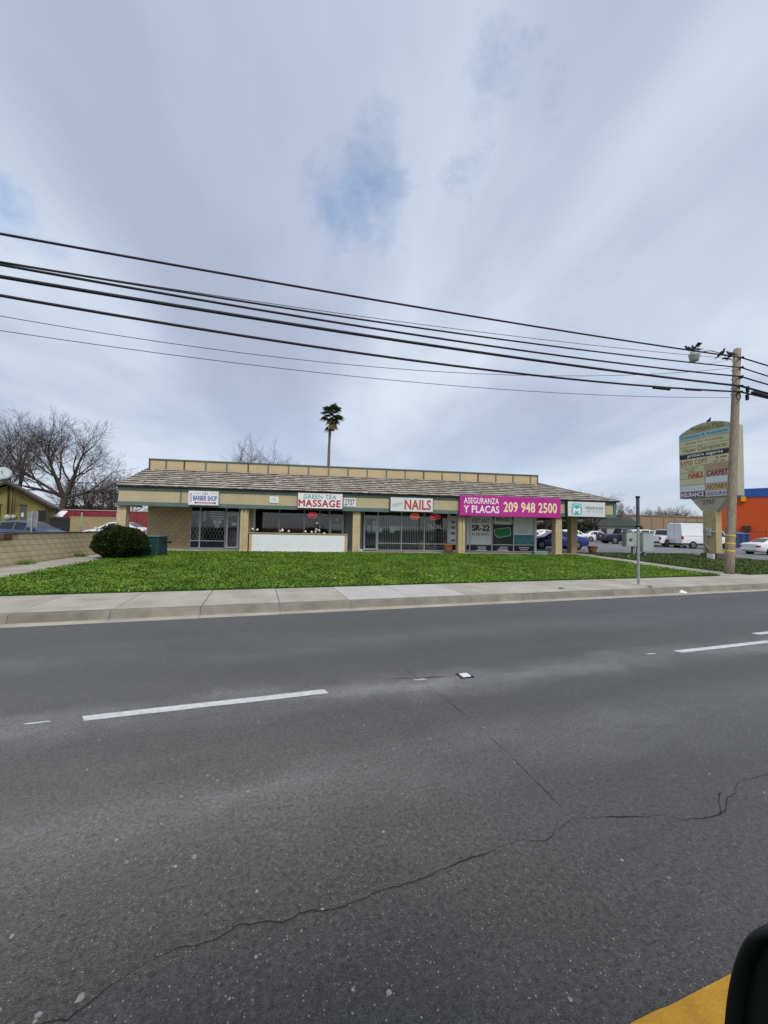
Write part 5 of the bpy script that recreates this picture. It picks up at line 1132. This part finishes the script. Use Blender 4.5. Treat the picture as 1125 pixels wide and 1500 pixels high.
# yard end: red metal fence, tan wall, black gate, white sheet
M_REDM = mat('red_corrugated', (.23, .035, .045), .6, .3, var=.12, vscale=2)
def corr(x0, x1, Y, z0, z1, m, name, root, pitch=.3):
    mb = MB(); n = int((x1-x0)/(pitch/2)); 
    for i in range(n):
        a = x0+(x1-x0)*i/n; b = x0+(x1-x0)*(i+1)/n; ya, yb_ = Y+(.04 if i % 2 else 0), Y+(.0 if i % 2 else .04); mb.quad((a, ya, z0), (b, yb_, z0), (b, yb_, z1), (a, ya, z1))
    return part(mb, name, m, root)
YF = 46.; rf = thing('red_metal_fence', 'long red corrugated metal fence at the back of the yard', 'fence', (hY(150, 760, YF).x, YF, .2))
xa, xb = hY(92, 745, YF).x, hY(238, 745, YF).x; zt = hY(160, 748.8, YF).z; nseg = 8
for k in range(nseg):
    a = xa+(xb-xa)*k/nseg; b = xa+(xb-xa)*(k+1)/nseg; corr(a, b-.02, YF, .2, zt, M_REDM, 'fence_panel', rf); part(MB().box(a-.06, a+.06, YF+.06, YF+.18, .2, zt), 'post', M_HTRIM, rf)
part(MB().box(xa, xb, YF-.06, YF+.1, zt+.005, zt+.1), 'top_rail', mat('pale_pink_rail', (.45, .30, .30), .6), rf)
YT = 42.; xa, xb = hY(103, 760, YT).x, hY(176, 760, YT).x; zt = hY(140, 757.8-9.5+10, YT).z
yt = thing('yard_wall', 'tan rendered wall in front of the red metal fence', 'wall', ((xa+xb)/2, YT, .2)); part(MB().box(xa, xb, YT, YT+.2, .1, zt), 'wall_body', mat('tan_render', (.31, .25, .13), .9, var=.12), yt); part(MB().box(xa-.03, xb+.03, YT-.03, YT+.23, zt+.003, zt+.08), 'coping', M_MORTAR, yt)
xa, xb = hY(72, 760, YT).x, hY(102, 760, YT).x; zg = hY(85, 759-.5, YT).z; gt = thing('yard_gate', 'black solid gate between the house and the tan yard wall', 'gate', ((xa+xb)/2, YT, .2))
for k in range(6): part(MB().box(xa+(xb-xa)*k/6+.01, xa+(xb-xa)*(k+1)/6-.01, YT+.03, YT+.07, .25, zg), 'board', mat('black_gate', (.02, .02, .024), .6), gt)
part(MB().box(xa, xb, YT-.02, YT+.025, zg-.2, zg-.1).box(xa, xb, YT-.02, YT+.025, .5, .6), 'rail', M_TRIM, gt)
a, b = hY(77, 757, YT+2), hY(92, 748.5, YT+2); ws_ = thing('white_shed_roof', 'small white sheet metal roof beyond the black gate', 'shed', ((a.x+b.x)/2, YT+2.5, .2)); part(MB().prism([(a.x, YT+2, a.z), (b.x, YT+2, a.z), (b.x, YT+2.8, b.z), (a.x+.3, YT+2.8, b.z)], ZZ*.05), 'roof_sheet', M_SIGNW, ws_)
for x in (a.x+.1, b.x-.1): part(MB().box(x-.05, x+.05, YT+2.05, YT+2.15, .2, a.z-.005), 'post', M_HTRIM, ws_)

# ================================================================ TREES
def bare_tree(name, base, height, spread, levels, seed, label, limbs=None, group=None, r0=.45, twig=1.0, cat='tree', mt=None):
    rnd = random.Random(seed); t = thing(name, label, cat, base, group); tr = MB(); tw = MB(); base = Vector(base)
    def grow(p, d, ln, r, lv):
        n = 4 if lv > 1 else 3; pts = [p]; rs = [r]; q = p.copy(); dd = d.copy()
        for i in range(n):
            dd = (dd+Vector((rnd.gauss(0, .16), rnd.gauss(0, .16), rnd.gauss(.04 if lv > 2 else -.0, .12)))).normalized(); q = q+dd*ln/n; pts.append(q.copy()); rs.append(r*(1-.42*(i+1)/n))
        (tr if lv >= levels-2 else tw).tube(pts, rs, 8 if lv >= levels-1 else 5 if lv >= levels-2 else 3, False)
        if lv <= 0: return
        k = rnd.randint(3, 4) if lv > 2 else rnd.randint(2, 3)
        for j in range(k):
            u = .35+.65*(j+rnd.random()*.6)/k; idx = min(n-1, int(u*n)); o = pts[idx].lerp(pts[idx+1], u*n-idx)
            axr = dd.orthogonal().normalized(); axr.rotate(Matrix.Rotation(rnd.random()*6.283, 3, dd)); nd = dd.copy(); nd.rotate(Matrix.Rotation(rnd.uniform(.35, .95), 3, axr)); nd.z += .06
            grow(o, nd.normalized(), ln*rnd.uniform(.52, .78), max(.007*twig, rs[idx]*rnd.uniform(.45, .62)), lv-1)
        grow(pts[-1], dd, ln*.66, max(.007*twig, rs[-1]*.8), lv-1)
    h0 = height*(.34 if height > 15 and spread <= 1.0 else .28); tp = base+Vector((.02*height, 0, h0)); tr.tube([base-ZZ*.1, base+ZZ*h0*.5, tp], [r0*1.2, r0, r0*.9], 10, False)
    for (dx, dy, dz, l, rr) in (limbs or [(math.cos(a)*.6, math.sin(a)*.6, 1., .40, .6) for a in (0.3, 1.7, 3.0, 4.2, 5.4)]):
        grow(tp, Vector((dx*spread, dy*spread, dz)).normalized(), height*l, r0*rr, levels-1)
    part(tr, 'trunk', M_BARK, t); part(tw, 'crown', mt or M_TWIG, t); return t
B = deep(88, 58, .2)
bare_tree('bare_tree', B, 15.5, 1.0, 6, 11, 'big bare winter tree with spreading limbs behind the olive house', [(.75, -.1, 1.0, .36, .62), (-.5, .2, 1.1, .36, .6), (.05, -.3, 1.2, .36, .5), (1.5, .1, .55, .34, .45), (-1.4, .2, .75, .40, .55), (-.9, -.4, 1.1, .36, .45), (.5, .6, 1.1, .32, .4)], r0=.5, twig=1.7)
B = deep(15, 66, .2); bare_tree('bare_tree', B, 16.5, 1.2, 6, 5, 'second bare tree whose crown meets the big one above the house roof', r0=.4, twig=1.7)
for k, (px, dp, h, lab) in enumerate(((118, 62, 8.6, 'low bare tree beside the trunk of the big winter tree'), (142, 68, 8.5, 'low bare tree midway along the red fence'), (165, 60, 7.8, 'low bare tree behind the corner column'), (105, 75, 9.5, 'brown bare tree farther back beyond the big trunk'), (184, 74, 8.0, 'bare tree showing through the porch corner gap'))):
    bare_tree('bare_tree', deep(px, dp, .2), h, 1.2, 5, 20+k, lab, r0=.22, twig=1.9, group='low bare trees beyond the yard')
for k, (px, dp, h, lab) in enumerate(((366, 80, 16.0, 'bare treetop rising over the parapet beside the palm'), (403, 84, 14.9, 'smaller bare treetop just showing over the parapet'))):
    bare_tree('bare_tree', deep(px, dp, .3), h, .9, 5, 31+k, lab, r0=.3, twig=2.2)
for k, (px, dp, h, lab) in enumerate(((868, 62, 7.0, 'bare tree behind the white sedan and porch'), (800, 58, 6.2, 'bare tree seen through the porch columns'), (838, 64, 6.3, 'bare tree between the two porch columns'), (985, 112, 8.2, 'bare tree above the tan warehouse wall by the plaza sign'), (962, 118, 8.0, 'bare tree above the middle of the tan warehouse'), (920, 105, 8.2, 'bare tree above the warehouse end beside the dark roof'), (1003, 120, 7.6, 'last bare tree above the warehouse before the sign pillar'))):
    bare_tree('bare_tree', deep(px, dp), h, 1.1, 5, 51+k, lab, r0=.2, twig=2.6 if dp > 100 else 1.7, group='bare trees around the parking lot')
def clump(name, base, rx, rz, n, size, m, label, group=None):
    base = Vector(base); t = thing(name, label, 'bush', base, group); mb = MB()
    for k in range(6):
        c = base+Vector((random.uniform(-.7, .7)*rx, random.uniform(-.4, .4)*rx, rz*random.uniform(.5, 1.2))); q = leaf_ball(c, rx*.55, rx*.5, rz*.6, n//6, size, m, .2); o = len(mb.v); mb.v += q.v; mb.f += [tuple(i+o for i in f) for f in q.f]; mb.sm += q.sm
    part(mb, 'foliage', m, t); part(MB().tube([base-ZZ*.1, base+ZZ*rz*.9], .12, 6), 'stem', M_BARK, t)
M_HEDGE = leaf_mat('far_leaf', (.02, .028, .014), (.045, .055, .028), (.085, .09, .05), .8)
for px, dp, rx, rz, lab in ((805, 66, 4., 1.7, 'dark evergreen bush behind the blue sedan'), (850, 70, 3.5, 1.7, 'dark evergreen bush behind the white sedan'), (135, 80, 9, 2.6, 'brownish evergreen mass behind the red fence'), (195, 78, 7, 2.5, 'dark evergreen bush seen through the corner gap'), (912, 88, 4, 2.6, 'dark bush at the end of the tan warehouse')):
    clump('evergreen_bush', deep(px, dp, None if px > 300 else .2), rx, rz, 5000, .34, M_HEDGE, lab, 'distant evergreen bushes')
M_BRUSH = leaf_mat('winter_brush', (.035, .026, .022), (.075, .058, .048), (.13, .105, .085), .8, .1)
for px, dp, rx, rz, lab in ((82, 78, 5, 2.9, 'brown winter brush between the house and the big tree'), (112, 76, 5, 3.1, 'brown winter brush beyond the black gate'), (140, 82, 6, 3.3, 'brown winter brush above the middle of the red fence'), (166, 76, 5, 2.9, 'brown winter brush next to the corner column'), (55, 84, 6, 3.6, 'brown winter brush behind the olive house')):
    clump('winter_brush', deep(px, dp, .2), rx, rz, 9000, .26, M_BRUSH, lab, 'winter brush beyond the yard')
# fan palm
PD = 62.; pbx = at(481, 690, PD); ptx = at(485.5, 612, PD); pbase = ptx + (pbx-ptx)*((ptx.z-.3)/(ptx.z-pbx.z))
palm = thing('fan_palm', 'tall thin fan palm standing behind the shop roof', 'palm tree', pbase)
part(MB().tube([pbase.lerp(ptx, k/8)+Vector((.12*math.sin(k*.7), 0, 0)) for k in range(9)], [.36, .28, .25, .24, .23, .22, .21, .20, .22], 9), 'trunk', mat('palm_trunk', (.16, .125, .095), .9, var=.2, vscale=4), palm)
fr_ = MB(); dead = MB(); rnd = random.Random(4); HDp = ptx+Vector((.1, 0, .5))
def fan(mb, c, d, ln, w):
    side = d.cross(ZZ); side = side.normalized() if side.length > .1 else XX; up = side.cross(d)
    e = c+d*ln*.5; mb.tube([c, e], .03, 3, False)
    for k in range(13):
        a = (k-6)/6*1.25; q = (d*math.cos(a)+side*math.sin(a)).normalized(); l = ln*.62*(1-.2*abs(k-6)/6); tip = e+q*l-ZZ*l*.22*rnd.uniform(.5, 1.5); s = q.cross(up).normalized()*.045*w
        mb.quad(e-s, e+q*l*.5-s*1.6+up*.05, tip, e+q*l*.5+s*1.6+up*.05)
for k in range(46):
    el = math.asin(rnd.uniform(-.35, .98)); a = k*2.4; fan(fr_, HDp, Vector((math.cos(a)*math.cos(el), math.sin(a)*math.cos(el), math.sin(el))), rnd.uniform(1.45, 2.15), 1.3)
for k in range(22):
    a = rnd.random()*6.28; el = rnd.uniform(-1.35, -.5); fan(dead, HDp-ZZ*rnd.uniform(.2, 1.9), Vector((math.cos(a)*math.cos(el), math.sin(a)*math.cos(el), math.sin(el))), rnd.uniform(1.0, 1.7), 1.1)
part(fr_, 'crown', M_PALM, palm); part(dead, 'dead_fronds', leaf_mat('dead_palm', (.09, .06, .03), (.17, .12, .06), (.26, .20, .11), 2), palm)

# ================================================================ RIGHT: FAR BUILDINGS
oc = at(1060, 775, 66); ob = thing('orange_store', 'bright orange store building with blue top band beyond the lot', 'building', (oc.x, oc.y, .2)); g0 = lz(oc.x, oc.y)-.8
od = Vector((.62, -.78, 0)); on_ = Vector((-.78, -.62, 0))        # face runs towards the viewer's right
on_ = on_ if on_.dot(CAM-oc) > 0 else -on_
def op(u, z, n=0.): return Vector((oc.x, oc.y, 0))+od*u+on_*n+ZZ*z
zbk = hP(1092, 728.5, op(4, 0), on_).z; ztp = hP(1092, 716, op(4, 0), on_).z
M_ORG = mat('orange_paint', (.56, .085, .018), .7, .25, var=.05, vscale=.6); M_BLB = mat('blue_band', (.02, .085, .34), .6)
part(MB().prism([op(-2, g0), op(45, g0), op(45, zbk), op(-2, zbk)], -on_*25), 'wall', M_ORG, ob); part(MB().prism([op(-2.1, zbk+.01, .12), op(45, zbk+.01, .12), op(45, ztp, .12), op(-2.1, ztp, .12)], -on_*25), 'parapet_band', M_BLB, ob)
for px, py in ((1076, 733), (1089, 731)):
    a = hP(px-3, py+3.5, op(0, 0, .05), on_); b = hP(px+3, py-3.5, op(0, 0, .05), on_); part(MB().obox((a+b)/2+on_*.2, od*.32, on_*.2, ZZ*.42), 'wall_lamp', mat('amber_paint', (.70, .36, .03), .6), ob)
for pts in (((1047, 760), (1052, 748), (1057, 751), (1055, 763)), ((1050, 744), (1056, 741), (1058, 746))): part(MB().prism([hP(x, y, op(0, 0, .03), on_) for x, y in pts], on_*.03), 'mural_shape', M_SIGNW, ob)
a = hP(1094, 774, op(0, 0, .05), on_); part(MB().obox(a+on_*.3, od*.5, on_*.3, ZZ*.4), 'wall_vent', M_HTRIM, ob)
df = at(1070, 790, 52)
fe = thing('mesh_fence', 'dark wire fence in front of the orange store', 'fence', (df.x, df.y, lz(df.x, df.y)))
mb = MB(); z0 = lz(df.x, df.y)-.5; n = 60
for i in range(n): q = Vector((df.x-2, df.y+1, 0))+Vector((.80, -.60, 0))*(i*.35); mb.tube([q+ZZ*z0, q+ZZ*(z0+2.6)], .018, 4, False)
q0 = Vector((df.x-2, df.y+1, 0)); q1 = q0+Vector((.80, -.60, 0))*(n*.35)
for z in (.2, 1.4, 2.55): mb.tube([q0+ZZ*(z0+z), q1+ZZ*(z0+z)], .025, 4)
part(mb, 'fence_wires', M_HTRIM, fe)
for i in range(0, n, 10): q = q0+Vector((.80, -.60, 0))*(i*.35+.1); part(MB().tube([q+ZZ*z0, q+ZZ*(z0+2.7)], .05, 6), 'post', M_HTRIM, fe)
dp = at(1086, 800, 47); dz = lz(dp.x, dp.y)-.1; du = thing('dumpster', 'dark blue steel dumpster between the wooden pole and white sedan', 'dumpster', (dp.x, dp.y, dz))
part(MB().prism([(dp.x-1.15, dp.y, dz+.12), (dp.x+1.25, dp.y, dz+.12), (dp.x+1.3, dp.y, dz+1.75), (dp.x-1.25, dp.y, dz+1.75)], Vector((0, 1.6, 0))), 'bin_body', mat('dumpster_blue', (.02, .05, .13), .6, var=.2), du, .03)
part(MB().prism([(dp.x-1.3, dp.y-.06, dz+1.76), (dp.x+1.35, dp.y-.06, dz+1.76), (dp.x+1.35, dp.y+1.66, dz+2.05), (dp.x-1.3, dp.y+1.66, dz+2.05)], ZZ*.07), 'lid', mat('dumpster_lid', (.02, .10, .22), .5), du)
for x in (-.8, 0, .8): part(MB().box(dp.x+x-.05, dp.x+x+.05, dp.y-.06, dp.y-.005, dz+.15, dz+1.72), 'rib', MATS['dumpster_blue'], du)
for x in (-1, 1): part(MB().box(dp.x+x-.12, dp.x+x+.12, dp.y+.1, dp.y+1.5, dz, dz+.13), 'skid', M_TRIM, du)
YB = 86.; xa, xb = hY(912, 765, YB).x, hY(1062, 765, YB+0).x; zt = hY(985, 757.5, YB).z
wh = thing('tan_warehouse', 'long low tan flat roofed building behind the parked white vehicles', 'building', ((xa+xb)/2, YB, .5))
M_WH = mat('tan_stucco', (.30, .225, .15), .9, .1, var=.08, vscale=.5); part(MB().box(xa, xb, YB, YB+20, -.5, zt), 'wall', M_WH, wh); part(MB().box(xa-.2, xb+.2, YB-.15, YB+20, zt+.01, zt+.35), 'parapet_cap', mat('cap_tan', (.22, .17, .12), .8), wh)
for k in range(9): x = xa+(xb-xa)*(k+.5)/9; part(MB().box(x-.12, x+.12, YB-.12, YB-.005, -.5, zt), 'pilaster', M_WH, wh)
HB = at(886, 765, 74); hs = thing('grey_house', 'small grey house with a low dark green roof behind the dark pickup', 'house', (HB.x, HB.y, .5)); ze, zr = hP(890, 770, HB, FW).z, hP(898, 757, HB, FW).z
part(MB().box(HB.x-2, HB.x+6.5, HB.y, HB.y+7, -.5, ze), 'wall', mat('grey_siding', (.33, .34, .33), .8), hs)
part(MB().prism([(HB.x-2.6, HB.y-.6, ze+.01), (HB.x+7.1, HB.y-.6, ze+.01), (HB.x+5, HB.y-.6, zr), (HB.x+.2, HB.y-.6, zr)], Vector((0, 8, 0))), 'roof', mat('green_roof', (.075, .095, .085), .8, var=.2), hs)
for x in (-.8, 2.2): part(MB().box(HB.x+x, HB.x+x+1.2, HB.y-.05, HB.y-.004, ze-1.6, ze-.5), 'window', M_CARGLASS, hs)
# white house fronts and columns glimpsed beyond the porch
for px, dpth, w, lab in ((783, 78, 5, 'pale house front glimpsed behind the cars beside the shop corner'), (852, 84, 5, 'pale house front glimpsed past the last porch column')):
    c = deep(px, dpth); h = thing('pale_house', lab, 'house', c); part(MB().box(c.x-w, c.x+w, c.y, c.y+8, c.z-1, c.z+2.9), 'wall', mat('pale_siding', (.42, .40, .36), .85), h)
    part(MB().prism([(c.x-w-.6, c.y-.8, c.z+2.91), (c.x+w+.6, c.y-.8, c.z+2.91), (c.x+w+.6, c.y+4, c.z+4.6), (c.x-w-.6, c.y+4, c.z+4.6)], ZZ*.15), 'roof', mat('brown_roof', (.13, .10, .085), .9), h)
    for k in range(3): part(MB().box(c.x-w+1.4+k*2.9, c.x-w+2.6+k*2.9, c.y-.05, c.y-.004, c.z+.9, c.z+2.2), 'window', M_CARGLASS, h)
    for k in range(4): part(MB().box(c.x-w+.3+k*3.05, c.x-w+.5+k*3.05, c.y-.75, c.y-.55, c.z-.5, c.z+2.9), 'porch_post', M_SIGNW, h)
